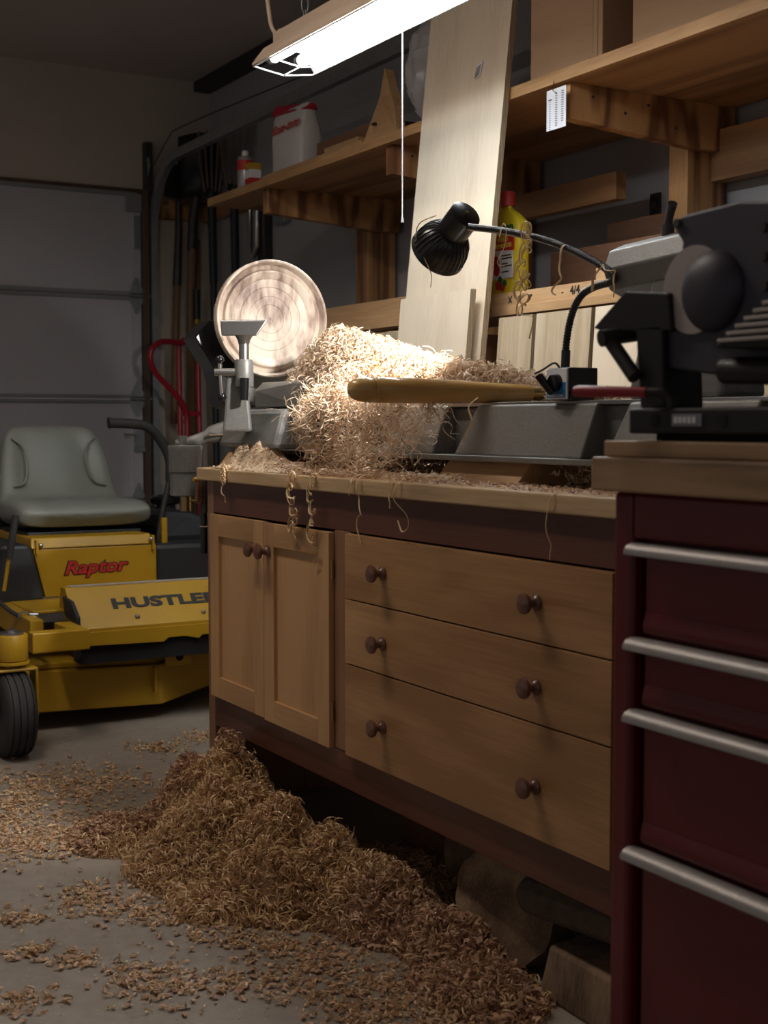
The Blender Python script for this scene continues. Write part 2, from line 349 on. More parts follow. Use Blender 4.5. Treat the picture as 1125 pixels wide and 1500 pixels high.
# ------------------------------------------------------------------ lamps that light the room
def area(name, parent, loc, sx, sy, watts, col):
    L = bpy.data.lights.new(name, 'AREA'); L.shape = 'RECTANGLE'; L.size = sx; L.size_y = sy; L.energy = watts; L.color = col
    o = bpy.data.objects.new(name, L); COL.objects.link(o); o.parent = parent; o.location = Vector(loc)-wloc(parent)
    return o
def shop_light(label, x, y0, y1, z, watts, col, tube_e, full=True):
    """two-tube shop light with a flared reflector and a wire guard; x = middle, z = rim height"""
    t = thing('shop_light', label, 'light', (x, (y0+y1)/2, z))
    b = MB()
    prof = [(-0.094, 0.0), (-0.083, 0.016), (-0.060, 0.045), (-0.036, 0.056), (0.036, 0.056), (0.060, 0.045), (0.083, 0.016), (0.094, 0.0)]
    th_ = 0.0025
    out = [(px, pz+th_*1.4) for px, pz in prof]
    poly = [(x+px, y0, z+pz) for px, pz in prof]+[(x+px, y0, z+pz) for px, pz in reversed(out)]
    b.cur = 0
    k = len(prof)
    for i in range(k-1):
        a0, a1 = prof[i], prof[i+1]; o0, o1 = out[i], out[i+1]
        b.cur = 0; b.add([(x+a0[0], y0, z+a0[1]), (x+a1[0], y0, z+a1[1]), (x+a1[0], y1, z+a1[1]), (x+a0[0], y1, z+a0[1])], [(0, 1, 2, 3)])
        b.cur = 1; b.add([(x+o0[0], y0, z+o0[1]), (x+o1[0], y0, z+o1[1]), (x+o1[0], y1, z+o1[1]), (x+o0[0], y1, z+o0[1])], [(3, 2, 1, 0)])
        for yy in (y0, y1): b.add([(x+a0[0], yy, z+a0[1]), (x+a1[0], yy, z+a1[1]), (x+o1[0], yy, z+o1[1]), (x+o0[0], yy, z+o0[1])], [(0, 1, 2, 3)])
    for s_ in (-1, 1): b.box(x+s_*0.094-0.002, x+s_*0.094+0.002, y0, y1, z-0.003, z+0.004)
    b.build('reflector', ['white_enamel', 'cream_enamel'], t, smooth=True)
    MB().box(x-0.034, x+0.034, y0+0.002, y1-0.002, z+0.0596, z+0.092).build('ballast_housing', 'cream_enamel', t, bevel=0.002)
    me = mesh_of(MB().cyl((0, y0-((y0+y1)/2)+0.03, 0), (0, y1-((y0+y1)/2)-0.03, 0), 0.016, n=16), 'tube_glow')
    mc = mesh_of(MB().cyl((0, 0, 0), (0, 0.026, 0), 0.0165, n=16), 'machined')
    for s_ in (-1, 1):
        tb = inst('fluorescent_tube', me, t, (x+s_*0.042, (y0+y1)/2, z+0.021))
        for yy in (y0+0.004, y1-0.030): inst('tube_cap', mc, tb, (x+s_*0.042, yy, z+0.021))
    if full:
        g = MB()
        for s_ in (-1, 1): g.cyl((x+s_*0.09, y0, z-0.005), (x+s_*0.09, y1, z-0.005), 0.0025, n=8)
        g.cyl((x, y0, z-0.018), (x, y1, z-0.018), 0.002, n=8)
        yy = y0
        while yy <= y1+1e-6:
            g.tube([(x-0.09, yy, z-0.005), (x, yy, z-0.018), (x+0.09, yy, z-0.005)], 0.0022, 8); yy += (y1-y0)/12
        g.build('wire_guard', 'white_enamel', t, smooth=True)
        ch = MB()
        for k in range(19):
            zz = z+0.10+k*0.042
            ch.tube([(x+0.010*math.cos(a) if k % 2 else x, y1-0.13+(0 if k % 2 else 0.010*math.cos(a)), zz+0.026*math.sin(a)) for a in [i*2*PI/10 for i in range(11)]], 0.0016, 6, caps=False)
        ch.build('hanging_chain', 'galv', t)
        MB().tube(smoothpath([(x-0.02, y1-0.03, z+0.082), (x-0.028, y1+0.005, z+0.10), (x-0.03, y1+0.03, z+0.16), (x-0.03, y1+0.06, z+0.34), (x-0.03, y1+0.05, 2.68)]), 0.006, 10).build('power_cord', 'cream_enamel', t, smooth=True)
        MB().ball((x-0.02, y1-0.028, z+0.086), 0.014).build('cord_grommet', 'cream_enamel', t, smooth=True)
        px, py = x+0.09, 2.95
        c = MB()
        for k in range(120): c.ball((px, py, z-0.01-k*0.0038), 0.0021, n=6, m=4)
        c.cyl((px, py, z-0.476), (px, py, z-0.463), 0.0045, 0.003, 10)
        c.build('pull_chain', 'whitechain', t, smooth=True)
    else:
        for yy in (y0+0.15, y1-0.15): MB().cyl((x, yy, z+0.09), (x, yy, 2.68), 0.004, n=8).build('hanging_rod', 'galv', t)
    area('tube_light', t, (x, (y0+y1)/2, z+0.002), 0.15, y1-y0-0.08, watts, col)
    return t
M['tube_glow'] = mat('lit_tube', (0.9, 0.9, 0.9), 0.5, var=0.0, emit=(0.93, 0.97, 1.0), es=14)
M['whitechain'] = mat('bead_chain', (0.8, 0.8, 0.82), 0.3, 0.6, var=0.02)
shop_light('hanging two-tube shop light with wire guard, pull chain and flared reflector over the lathe', 1.68, 2.22, 3.44, 1.90, SHOP_W, (0.86, 0.95, 1.0), 14)
shop_light('plain two-tube shop light hung on rods under the ceiling above the aisle', 0.50, 2.15, 3.37, 2.55, AISLE_W, (1.0, 0.80, 0.60), 6, full=False)

# ------------------------------------------------------------------ room shell
struct(MB().box(-4, 2.9, -3, 6.75, -0.1, 0).build('floor', 'concrete'))
struct(MB().box(-4, 2.9, -3, 6.75, 2.68, 2.78).build('ceiling', 'ceil'))
struct(MB().box(2.82, 2.9, -3, 6.65, 0, 2.68).build('wall_right', 'wall_grey'))
struct(MB().box(-4, 2.9, 6.65, 6.75, 2.09, 2.68).box(2.44, 2.9, 6.65, 6.75, 0, 2.09).build('wall_back', 'wall'))
struct(MB().box(2.73, 2.82, -3, 6.65, 2.63, 2.68).build('trim_1', 'steel_dark'))
struct(MB().box(2.425, 2.452, 6.585, 6.65, 0, 2.10).build('trim_2', 'jamb'))
struct(MB().box(-4, 2.43, 6.628, 6.65, 2.078, 2.105).build('trim_3', 'jamb'))
gd = struct(bpy.data.objects.new('door_1', None)); COL.objects.link(gd); gd.location = (0, 6.66, 0)
pm = MB().box(-3.9, 2.42, 6.635, 6.66, 0.012, 0.515)
for i in range(4):
    z = i*0.522
    p = MB().box(-3.9, 2.42, 6.635, 6.66, z, z+0.52).build('door_panel', 'door', gd)
    MB().box(-3.9, 2.41, 6.622, 6.636, z+0.500, z+0.520).build('top_rail', 'door_rail', p, bevel=0.003)
    MB().box(-3.9, 2.41, 6.622, 6.636, z, z+0.021).build('bottom_rail', 'door_rail', p, bevel=0.003)
    MB().box(2.375, 2.421, 6.618, 6.636, z+0.022, z+0.499).build('end_stile', 'door', p, bevel=0.002)
for i in range(1, 4):
    z = i*0.522
    h = MB()
    for s_ in (-1, 1):
        h.prism([(2.36, 6.612, z+s_*0.012), (2.425, 6.612, z+s_*0.012), (2.425, 6.612, z+s_*0.034), (2.400, 6.612, z+s_*0.092), (2.385, 6.612, z+s_*0.092), (2.36, 6.612, z+s_*0.034)], (0, 0.005, 0))
    ho = h.build('hinge', 'galv', gd, bevel=0.001)
    MB().cyl((2.355, 6.604, z), (2.475, 6.604, z), 0.009, n=12).build('roller_stem', 'galv', ho, smooth=True)
    MB().cyl((2.462, 6.604, z), (2.482, 6.604, z), 0.022, n=16).build('roller', 'steel_dark', ho, smooth=True)
MB().box(2.345, 2.425, 6.606, 6.617, 1.985, 2.075).build('top_bracket', 'door_rail', gd, bevel=0.002)
MB().box(2.378, 2.420, 6.608, 6.617, 1.80, 1.965).build('end_plate', 'galv', gd, bevel=0.002)
lk = MB().box(2.375, 2.425, 6.602, 6.617, 0.80, 0.885).build('slide_lock', 'galv', gd, bevel=0.002)
MB().box(2.37, 2.43, 6.598, 6.612, 0.775, 0.80).build('lock_foot', 'galv', lk)
MB().tube([(2.375, 6.60, 0.815), (2.375, 6.60, 0.862), (2.32, 6.60, 0.862), (2.32, 6.60, 0.875)], 0.004, 8).build('lock_bar', 'machined', lk, smooth=True)

tr = thing('garage_door_track', 'galvanised garage door track curving from the floor up to the ceiling line', 'track', (2.475, 6.58, 0))
path = [(2.475, 6.585, 0.0), (2.475, 6.585, 1.86)]
for k in range(1, 10):
    a = PI/2*k/10; path.append((2.475, 6.585-0.36*(1-math.cos(a)), 1.86+0.36*math.sin(a)))
path += [(2.475, 6.225, 2.22), (2.475, 3.2, 2.235)]
tb = MB()
P = [Vector(p) for p in path]
prof = [(-0.016, -0.022), (0.016, -0.022), (0.016, -0.019), (-0.013, -0.019), (-0.013, 0.019), (0.016, 0.019), (0.016, 0.022), (-0.016, 0.022)]
vs = []; fs = []
for i, p in enumerate(P):
    T_ = (P[min(i+1, len(P)-1)]-P[max(i-1, 0)]).normalized(); nn = Vector((1, 0, 0)).cross(T_)
    for (u, v) in prof: vs.append(p+Vector((u, 0, 0))+nn*v)
k = len(prof)
for i in range(len(P)-1):
    for j in range(k): fs.append((i*k+j, i*k+(j+1) % k, (i+1)*k+(j+1) % k, (i+1)*k+j))
fs += [list(range(k)), [(len(P)-1)*k+j for j in range(k)]]
tb.add(vs, fs).build('rail', 'galv', tr, smooth=True)
MB().box(2.446, 2.484, 6.60, 6.65, 1.93, 2.34).build('steel_angle', 'steel_dark', tr, bevel=0.002)
MB().prism([(2.455, 6.60, 2.16), (2.47, 6.60, 2.22), (2.465, 6.60, 2.26), (2.452, 6.60, 2.26)], (0, -0.004, 0)).build('angle_clip', 'galv', tr)
for yy in (5.6, 4.7, 3.9): MB().cyl((2.49, yy, 2.222), (2.503, yy, 2.222), 0.012, n=10).build('track_bolt', 'steel_dark', tr, smooth=True)
MB().tube(smoothpath([(2.46, 6.60, 2.17), (2.47, 6.35, 2.31), (2.47, 6.1, 2.335), (2.50, 4.6, 2.30)]), 0.003, 6).build('lift_cable', 'steel_dark', tr)
for zz in (0.55, 0.83, 1.45): MB().box(2.486, 2.505, 6.565, 6.65, zz, zz+0.06).build('track_bracket', 'galv', tr, bevel=0.002)

# tool rail and the long-handled tools on it
rl = thing('tool_rail', 'wooden hanging rail across the garage corner holding the long tools', 'rail', (2.64, 6.6, 1.97))
MB().box(2.50, 2.82, 6.61, 6.65, 1.965, 2.062).build('rail_board', 'fir_x', rl, bevel=0.002)
MB().box(2.782, 2.82, 5.55, 6.61, 1.965, 2.062).build('rail_board', 'fir_y', rl, bevel=0.002)
for xx in (2.545, 2.645, 2.70): MB().cyl((xx, 6.612, 2.035), (xx, 6.55, 2.045), 0.006, n=8).build('hook', 'machined', rl, smooth=True)
def blade(pts2, y, th_, bow=0.02, nx=6):
    """closed outline of (x, z); returns a bowed solid sheet facing the room"""
    b = MB(); b.prism([(p[0], y, p[1]) for p in pts2], (0, th_, 0)); return b
s1 = thing('garden_spade', 'black spade hung head up on the wooden rail beside the door track', 'shovel', (2.6, 6.56, 0.9))
blade([(2.53, 2.07), (2.62, 2.06), (2.665, 2.09), (2.66, 2.20), (2.62, 2.235), (2.55, 2.23), (2.535, 2.18)], 6.55, 0.02).build('blade', 'black', s1, bevel=0.004)
MB().tube([(2.605, 6.56, 2.08), (2.605, 6.56, 1.90), (2.592, 6.56, 1.62)], [0.014, 0.020, 0.022], 12).build('socket', 'steel_dark', s1, smooth=True)
MB().tube([(2.592, 6.56, 1.62), (2.58, 6.56, 1.25), (2.57, 6.56, 0.93), (2.57, 6.56, 0.915)], [0.019, 0.018, 0.018, 0.012], 12).build('handle', 'toolwood', s1, smooth=True)
s2 = thing('scoop_shovel', 'large black scoop shovel hung head up between spade and rake', 'shovel', (2.69, 6.5, 0.3))
b = MB()
W_, H_ = 0.215, 0.31
for i in range(9):
    for j in range(7):
        u, v = i/8-0.5, j/6
        b.v.append(Vector((2.705+u*W_, 6.45+0.10*(2*u)**2-0.02*v, 2.055+v*H_+0.015*(1-(2*u)**2))))
b.f = [(i*7+j, i*7+j+1, (i+1)*7+j+1, (i+1)*7+j) for i in range(8) for j in range(6)]; b.mi = [0]*len(b.f)
so = b.build('scoop', 'black', s2, smooth=True); md = so.modifiers.new('solid', 'SOLIDIFY'); md.thickness = 0.006
MB().tube([(2.685, 6.50, 2.15), (2.672, 6.54, 1.95), (2.660, 6.55, 1.5), (2.655, 6.55, 0.35)], [0.022, 0.024, 0.021, 0.018], 12).build('handle', 'toolwood', s2, smooth=True)
MB().tube([(2.685, 6.49, 2.13), (2.674, 6.535, 1.95), (2.668, 6.546, 1.80)], [0.024, 0.027, 0.025], 12).build('socket', 'steel_dark', s2, smooth=True)
for i, (xc, yc, hm, lab) in enumerate([(2.690, 6.33, 'mower_black', 'brown slatted leaf rake with dark handle hung next to the scoop shovel'), (2.735, 6.16, 'toolwood', 'brown slatted leaf rake with wooden handle hung nearer the shelf end')]):
    s3 = thing('leaf_rake', lab, 'rake', (xc, yc, 0.4))
    for k in range(5):
        u = k/4-0.5
        MB().tube(smoothpath([(xc+u*0.05, yc-u*0.06, 2.07), (xc+u*0.075, yc-u*0.11, 2.22), (xc+u*0.09, yc-u*0.14-0.005, 2.34), (xc+u*0.09, yc-u*0.14-0.035, 2.36)], 4), 0.012, 8, flat=0.35).build('tine', 'rake_brown', s3, smooth=True)
    MB().box(xc-0.032, xc+0.032, yc-0.008, yc+0.008, 2.055, 2.085).build('rake_bar', 'black', s3)
    MB().tube([(xc, yc, 2.07), (xc+0.01, yc+0.01, 1.62)], [0.022, 0.020], 12).build('socket', 'hoe_blue', s3, smooth=True)
    MB().tube([(xc+0.01, yc+0.01, 1.62), (xc+0.03, yc+0.03, 0.4)], 0.017, 12).build('handle', hm, s3, smooth=True)
s4 = thing('wooden_pole', 'plain slim wooden pole with pointed tip standing against the garage wall', 'pole', (2.715, 6.6, 0.02))
MB().tube([(2.715, 6.60, 0.0), (2.722, 6.60, 1.85), (2.722, 6.60, 1.87)], [0.015, 0.014, 0.013], 12).build('shaft', 'toolwood', s4, smooth=True)
MB().tube([(2.722, 6.60, 1.87), (2.722, 6.60, 1.94)], [0.012, 0.003], 12).build('tip', 'galv', s4, smooth=True)
s5 = thing('yellow_pole', 'yellow pole with black foam grip leaning in the garage corner', 'pole', (2.69, 6.5, 0.0))
MB().tube([(2.665, 6.44, 0.0), (2.675, 6.5, 1.46)], 0.013, 12).build('shaft', 'yellow', s5, smooth=True)
MB().tube([(2.675, 6.5, 1.45), (2.676, 6.505, 1.60)], 0.018, 12).build('grip', 'black', s5, smooth=True)
t = thing('steel_conduit', 'vertical galvanised strut with chrome latch on the grey side wall', 'strut', (2.79, 5.94, 0))
MB().box(2.775, 2.819, 5.90, 5.98, 0.0, 1.955).build('strut', 'steel_dark', t, bevel=0.002)
MB().tube([(2.762, 6.03, 1.955), (2.762, 6.03, 1.76), (2.762, 5.99, 1.72), (2.762, 5.95, 1.76), (2.762, 5.95, 1.955)], 0.013, 10).build('latch', 'chrome', t, smooth=True)
MB().box(2.78, 2.815, 5.70, 5.82, 1.85, 1.90).build('bracket', 'galv', t, bevel=0.002)

# hand truck
t = thing('hand_truck', 'red tubular hand truck with looped handle standing by the garage door', 'hand truck', (2.46, 6.1, 0))
MB().tube(smoothpath([(2.44, 6.12, 0.10), (2.44, 6.14, 0.6), (2.44, 6.16, 1.24), (2.455, 6.16, 1.31), (2.50, 6.16, 1.325), (2.535, 6.16, 1.28), (2.535, 6.15, 1.1), (2.535, 6.13, 0.5), (2.535, 6.12, 0.10)], 6), 0.013, 12).build('frame', 'truck_red', t, smooth=True)
MB().tube(smoothpath([(2.50, 6.15, 1.318), (2.44, 6.13, 1.305), (2.33, 6.08, 1.305), (2.272, 6.06, 1.275), (2.258, 6.06, 1.225), (2.285, 6.07, 1.16), (2.36, 6.08, 1.085), (2.425, 6.09, 1.02), (2.452, 6.10, 0.96), (2.455, 6.10, 0.85), (2.455, 6.10, 0.5), (2.455, 6.10, 0.12)], 6), 0.0135, 12).build('loop_handle', 'truck_red', t, smooth=True)
for zz in (0.35, 0.66, 0.955): MB().box(2.44, 2.535, 6.125, 6.135, zz, zz+0.022).build('crossbar', 'truck_red', t, bevel=0.002)
MB().box(2.36, 2.60, 5.90, 6.12, 0.005, 0.012).build('toe_plate', 'truck_red', t)
for xx in (2.38, 2.58): MB().lathe([(0.03, -0.02), (0.10, -0.02), (0.115, -0.01), (0.115, 0.01), (0.10, 0.02), (0.03, 0.02)], (xx, 6.2, 0.116), (1, 0, 0), 24).build('wheel', 'rubber', t, smooth=True)
MB().cyl((2.38, 6.2, 0.116), (2.58, 6.2, 0.116), 0.008, n=10).build('axle', 'galv', t, smooth=True)

# ------------------------------------------------------------------ storage rack on the right wall
rk = thing('storage_rack', 'fir cantilever storage rack with long plywood shelf along the right wall', 'shelf', (2.5, 3.2, 0))
for y in (4.72, 3.795, 2.885, 1.7):
    for k in range(2): MB().box(2.66, 2.80, y+k*0.0385, y+k*0.0385+0.038, 0, 1.805).build('post', 'fir_z', rk, bevel=0.0015)
    ya = y-0.039
    for zt, nm in ((1.805, 'arm'), (1.217, 'lower_arm')):
        MB().prism([(2.215, ya, zt), (2.80, ya, zt), (2.80, ya, zt-0.125), (2.66, ya, zt-0.125), (2.215, ya, zt-0.093)], (0, 0.038, 0)).build(nm, 'fir_x', rk, bevel=0.0015)
for x0, x1 in ((2.205, 2.47), (2.473, 2.80)): MB().box(x0, x1, 1.1, 5.2, 1.805, 1.833).build('shelf_board', 'fir_y', rk, bevel=0.001)
MB().box(2.19, 2.2045, 1.1, 5.2, 1.803, 1.835).build('edge_band', 'fir_edge', rk, bevel=0.0015)
MB().box(2.60, 2.638, 3.12, 3.86, 1.575, 1.655).build('cleat', 'fir_y', rk, bevel=0.001)
MB().box(2.742, 2.80, 1.75, 2.88, 1.60, 1.74).build('cleat', 'fir_y', rk, bevel=0.001)
for y in (2.845, 3.755): 
    for (xx, zz) in ((2.29, 1.775), (2.40, 1.745), (2.48, 1.775), (2.58, 1.725)): MB().cyl((xx, y+0.0005, zz), (xx, y-0.001, zz), 0.004, n=8).build('nail_head', 'steel_dark', rk)
# boards stored on the lower arms
def board(name, label, x0, x1, y0, y1, z0, z1, mt, cat='board', grp=None, bev=0.0015):
    return tag(MB().box(x0, x1, y0, y1, z0, z1).build(name, mt, bevel=bev), label, cat, grp)
board('lumber_board', 'long thin board lying lowest on the lower rack arms', 2.19, 2.42, 1.6, 4.25, 1.218, 1.2425, 'lumber')
o = thing('lumber_board', 'planed board pencil-marked on its edge under the yellow jug', 'board', (2.28, 2.9, 1.243))
MB().box(2.205, 2.40, 2.2, 3.40, 1.243, 1.283).build('plank', 'lumber', o, bevel=0.0015)
text('pencil_mark', '4/4', 0.032, 'blacktext', o, (2.2042, 2.805, 1.264), (0, -1, 0), (0, 0, 1), 0.0004)
for k, (ya, za, yb, zb_) in enumerate([(3.10, 1.253, 3.085, 1.272), (3.085, 1.253, 3.10, 1.271), (3.06, 1.255, 3.05, 1.270), (3.045, 1.272, 3.045, 1.256), (3.01, 1.268, 2.992, 1.268), (2.992, 1.268, 3.005, 1.254), (2.90, 1.262, 2.894, 1.262), (2.86, 1.262, 2.854, 1.262)]): MB().tube([(2.2043, ya, za), (2.2043, yb, zb_)], 0.0016, 5).build('pencil_mark', 'blacktext', o)
board('lumber_board', 'pale tapered board resting on the rack behind the turned dish', 2.21, 2.26, 3.50, 4.45, 1.243, 1.318, 'lumber')
board('lumber_board', 'narrow tan batten in front of the tapered board on the rack', 2.165, 2.189, 3.52, 4.05, 1.222, 1.245, 'lumber')
tag(MB().tube([(2.26+0.03*math.cos(a), 3.56, 1.35+0.03*math.sin(a)) for a in [i*2*PI/24 for i in range(25)]], 0.010, 8, caps=False).build('tape_roll', 'black', smooth=True), 'black tape ring standing on the pale board behind the tall plywood', 'tape')
board('brown_board', 'wide brown board standing on edge on the rack behind the lathe tailstock', 2.50, 2.52, 2.30, 3.30, 1.243, 1.43, 'lumber_dk')
board('brown_board', 'shorter brown panel standing upright behind the nearest rear post', 2.70, 2.72, 2.97, 3.28, 1.218, 1.53, 'lumber_dk')
board('lumber_offcut', 'small pale offcut on the marked board beside the lamp neck', 2.22, 2.30, 2.42, 2.74, 1.2835, 1.315, 'lumber')
t = thing('wall_switch', 'small dark switch plate on the grey wall behind the rack', 'switch', (2.815, 3.2, 1.55))
MB().box(2.812, 2.8195, 3.17, 3.215, 1.545, 1.62).build('plate', 'steel_dark', t, bevel=0.001)
MB().box(2.805, 2.812, 3.188, 3.198, 1.57, 1.595).build('toggle', 'machined', t)
# plywood sheets leaning against the rack
def sheet(label, y0, y1, zt, xb, xt, mt, th_=0.018, zb=0.0, name='plywood_sheet'):
    b = MB(); b.cur = 0
    v = [(xb, y0, zb), (xb, y1, zb), (xt, y1, zt), (xt, y0, zt), (xb+th_, y0, zb), (xb+th_, y1, zb), (xt+th_, y1, zt), (xt+th_, y0, zt)]
    b.add(v, [(0, 3, 2, 1), (4, 5, 6, 7)]); b.cur = 1; b.add(v, [(0, 4, 7, 3), (1, 2, 6, 5), (3, 7, 6, 2), (0, 1, 5, 4)])
    return tag(b.build(name, [mt, 'ply_edge']), label, 'plywood')
ts = sheet('tall pale plywood sheet leaning against the long shelf behind the lamp head', 3.075, 3.50, 2.42, 1.977, 2.230, 'ply', zb=0.0)
stk = thing('barcode_sticker', 'small white barcode sticker on the tall plywood sheet', 'sticker', (2.183, 3.21, 1.89))
MB().add([(2.1715, 3.225, 1.885), (2.1715, 3.197, 1.893), (2.1755, 3.19, 1.933), (2.1755, 3.218, 1.925)], [(0, 1, 2, 3)]).build('paper', 'paper', stk).modifiers.new('s', 'SOLIDIFY').thickness = 0.0006
for k in range(5):
    f0 = 0.15+k*0.15
    a0 = Vector((2.1708, 3.225, 1.885)).lerp(Vector((2.1748, 3.218, 1.925)), f0); a1 = a0+Vector((0, -0.022, 0.0065))
    MB().tube([a0, a1], 0.0012, 4).build('barcode_line', 'blacktext', stk)
sheet('short plywood offcut standing in front of the tall sheet', 3.085, 3.455, 1.285, 1.950, 2.068, 'ply')
sheet('poplar panel leaning left of the tall sheet under the tapered board', 3.54, 3.95, 1.205, 2.06, 2.145, 'ply2')
sheet('poplar panel leaning right beside the tall plywood sheet', 2.905, 3.06, 1.207, 2.06, 2.145, 'ply2')
sheet('poplar panel directly behind the hanging curl on the lamp neck', 2.662, 2.889, 1.207, 2.06, 2.145, 'ply2')
sheet('pale panel behind the upright of the lamp neck', 2.25, 2.646, 1.207, 2.06, 2.145, 'ply')
sheet('pale panel standing behind the lathe tailstock', 1.75, 2.235, 1.207, 2.06, 2.145, 'ply2')

# yellow jug
t = thing('weed_preventer_jug', 'yellow plastic weed preventer jug with red cap on the marked board', 'jug', (2.30, 3.22, 1.2835))
b = MB(); n = 28; zs = [(0, .86), (.006, .95), (.02, 1.0), (.15, 1.0), (.19, .97), (.215, .89), (.235, .70), (.25, .44), (.256, .30), (.262, .29)]
vs = []; fs = []
for zz, sc_ in zs:
    for k in range(n):
        a = 2*PI*k/n; c, s_ = math.cos(a), math.sin(a); q = 0.55
        vs.append((2.30+0.028*sc_*math.copysign(abs(c)**q, c), 3.232+(0.074*sc_ if zz < .24 else 0.06*sc_)*math.copysign(abs(s_)**q, s_)+(0.010 if zz > .23 else 0), 1.2835+zz))
for i in range(len(zs)-1):
    for k in range(n): fs.append((i*n+k, i*n+(k+1) % n, (i+1)*n+(k+1) % n, (i+1)*n+k))
fs += [list(range(n))[::-1], [(len(zs)-1)*n+k for k in range(n)]]
b.add(vs, fs).build('bottle', 'jug', t, smooth=True)
MB().lathe([(0.021, 0), (0.021, 0.036), (0.018, 0.041)], (2.30, 3.24, 1.5455), (0, 0, 1), 24).build('cap', 'jug_cap', t, smooth=True)
fx = 2.2712
lb = MB().box(fx-0.0012, fx+0.003, 3.176, 3.285, 1.335, 1.435).build('white_label', 'paper', t)
MB().prism([(fx-0.002, 3.285, 1.420), (fx-0.002, 3.172, 1.412), (fx-0.002, 3.170, 1.452), (fx-0.002, 3.285, 1.460)], (0.004, 0, 0)).build('red_band', 'redtext', t)
text('brand_word', 'Preen', 0.044, 'greentext', t, (fx-0.0016, 3.222, 1.478), (0, -1, 0), (0, 0, 1), 0.0012)
text('label_word', 'WEED', 0.019, 'yellowtext', t, (fx-0.0028, 3.222, 1.446), (0, -1, 0), (0, 0, 1), 0.0006)
text('label_word', 'PREVENTER', 0.017, 'yellowtext', t, (fx-0.0028, 3.222, 1.428), (0, -1, 0), (0, 0, 1), 0.0006)
for k, (ln, zz) in enumerate([(0.045, 1.398), (0.05, 1.390), (0.03, 1.375), (0.05, 1.368), (0.035, 1.352)]):
    MB().box(fx-0.0016, fx, 3.178+0.05-ln, 3.228, zz, zz+0.004).build('print_line', 'blacktext', t)
for (yy, zz, r) in ((3.258, 1.385, .018), (3.252, 1.36, .016), (3.245, 1.318, .014), (3.225, 1.312, .013)): MB().cyl((fx-0.0015, yy, zz), (fx+0.002, yy, zz), r, n=14).build('printed_flower', 'redtext', t)
for (yy, zz) in ((3.235, 1.334), (3.214, 1.322)): MB().cyl((fx-0.0018, yy, zz), (fx+0.002, yy, zz), 0.010, n=6).build('printed_leaf', 'greentext', t)

# things on the long shelf (top at z 1.833 / 1.835)
Z0 = 1.8352
t = thing('spray_can', 'silver can with red label and white cap at the end of the shelf', 'can', (2.27, 4.99, Z0))
MB().lathe([(0.030, 0), (0.032, 0.003), (0.032, 0.128), (0.026, 0.140), (0.014, 0.144)], (2.265, 4.99, Z0), (0, 0, 1), 28).build('body', 'silver', t, smooth=True)
MB().lathe([(0.0325, 0.085), (0.0325, 0.124)], (2.265, 4.99, Z0), (0, 0, 1), 28).build('red_label', 'redtext', t, smooth=True)
MB().lathe([(0.0135, 0.144), (0.0135, 0.158), (0.010, 0.164)], (2.265, 4.99, Z0), (0, 0, 1), 20).build('cap', 'white_enamel', t, smooth=True)
t = thing('fertiliser_bag', 'white paper rose food bag with folded red top on the shelf', 'bag', (2.34, 4.66, Z0))
b = MB(); vs = []; fs = []; n = 24
for i, (zz, sx, sy, dy) in enumerate([(0, .9, .95, 0), (.01, 1, 1, 0), (.10, 1.02, 1.0, 0), (.17, .98, .99, .005), (.205, .8, 1.02, .01), (.25, .5, 1.05, .018), (.272, .30, 1.06, .022)]):
    for k in range(n):
        a = 2*PI*k/n; c, s_ = math.cos(a), math.sin(a)
        vs.append((2.33+0.055*sx*math.copysign(abs(c)**.4, c)+random.uniform(-.003, .003), 4.66+dy+0.13*sy*math.copysign(abs(s_)**.4, s_)+random.uniform(-.003, .003), Z0+zz))
for i in range(6):
    for k in range(n): fs.append((i*n+k, i*n+(k+1) % n, (i+1)*n+(k+1) % n, (i+1)*n+k))
fs += [list(range(n))[::-1], [6*n+k for k in range(n)]]
b.add(vs, fs).build('bag_body', 'bagpaper', t, smooth=True)
MB().hexa([(2.30, 4.535, Z0+.245), (2.36, 4.535, Z0+.245), (2.36, 4.83, Z0+.27), (2.30, 4.83, Z0+.27), (2.325, 4.53, Z0+.268), (2.345, 4.53, Z0+.268), (2.345, 4.835, Z0+.315), (2.325, 4.835, Z0+.315)]).build('folded_top', 'bagred', t, bevel=0.006)
text('printed_name', 'Rose-tone', 0.058, 'redtext', t, (2.2775, 4.655, Z0+.198), (0, -1, 0.02), (0.30, 0, 1), 0.0006, 0.25, sx=0.95)
t = thing('small_carton', 'little red and yellow carton tucked beside the paper bag', 'box', (2.23, 4.84, Z0))
MB().box(2.205, 2.25, 4.81, 4.86, Z0, Z0+.028).build('red_part', 'redtext', t)
MB().box(2.205, 2.25, 4.81, 4.86, Z0+.0282, Z0+.06).build('grey_part', 'paper', t)
MB().box(2.205, 2.25, 4.81, 4.86, Z0+.0602, Z0+.085).build('yellow_part', 'yellow', t)
board('shelf_offcut', 'thin tan offcut lying along the shelf edge before the paper bag', 2.212, 2.27, 3.95, 4.72, Z0, Z0+.018, 'lumber')
board('shelf_offcut', 'short tan offcut stacked on the thin offcut near the wedge', 2.215, 2.262, 3.98, 4.22, Z0+.0185, Z0+.035, 'lumber')
t = thing('wooden_tray', 'open brown wooden tray tilted on the shelf beside the paper bag', 'tray', (2.38, 4.2, Z0))
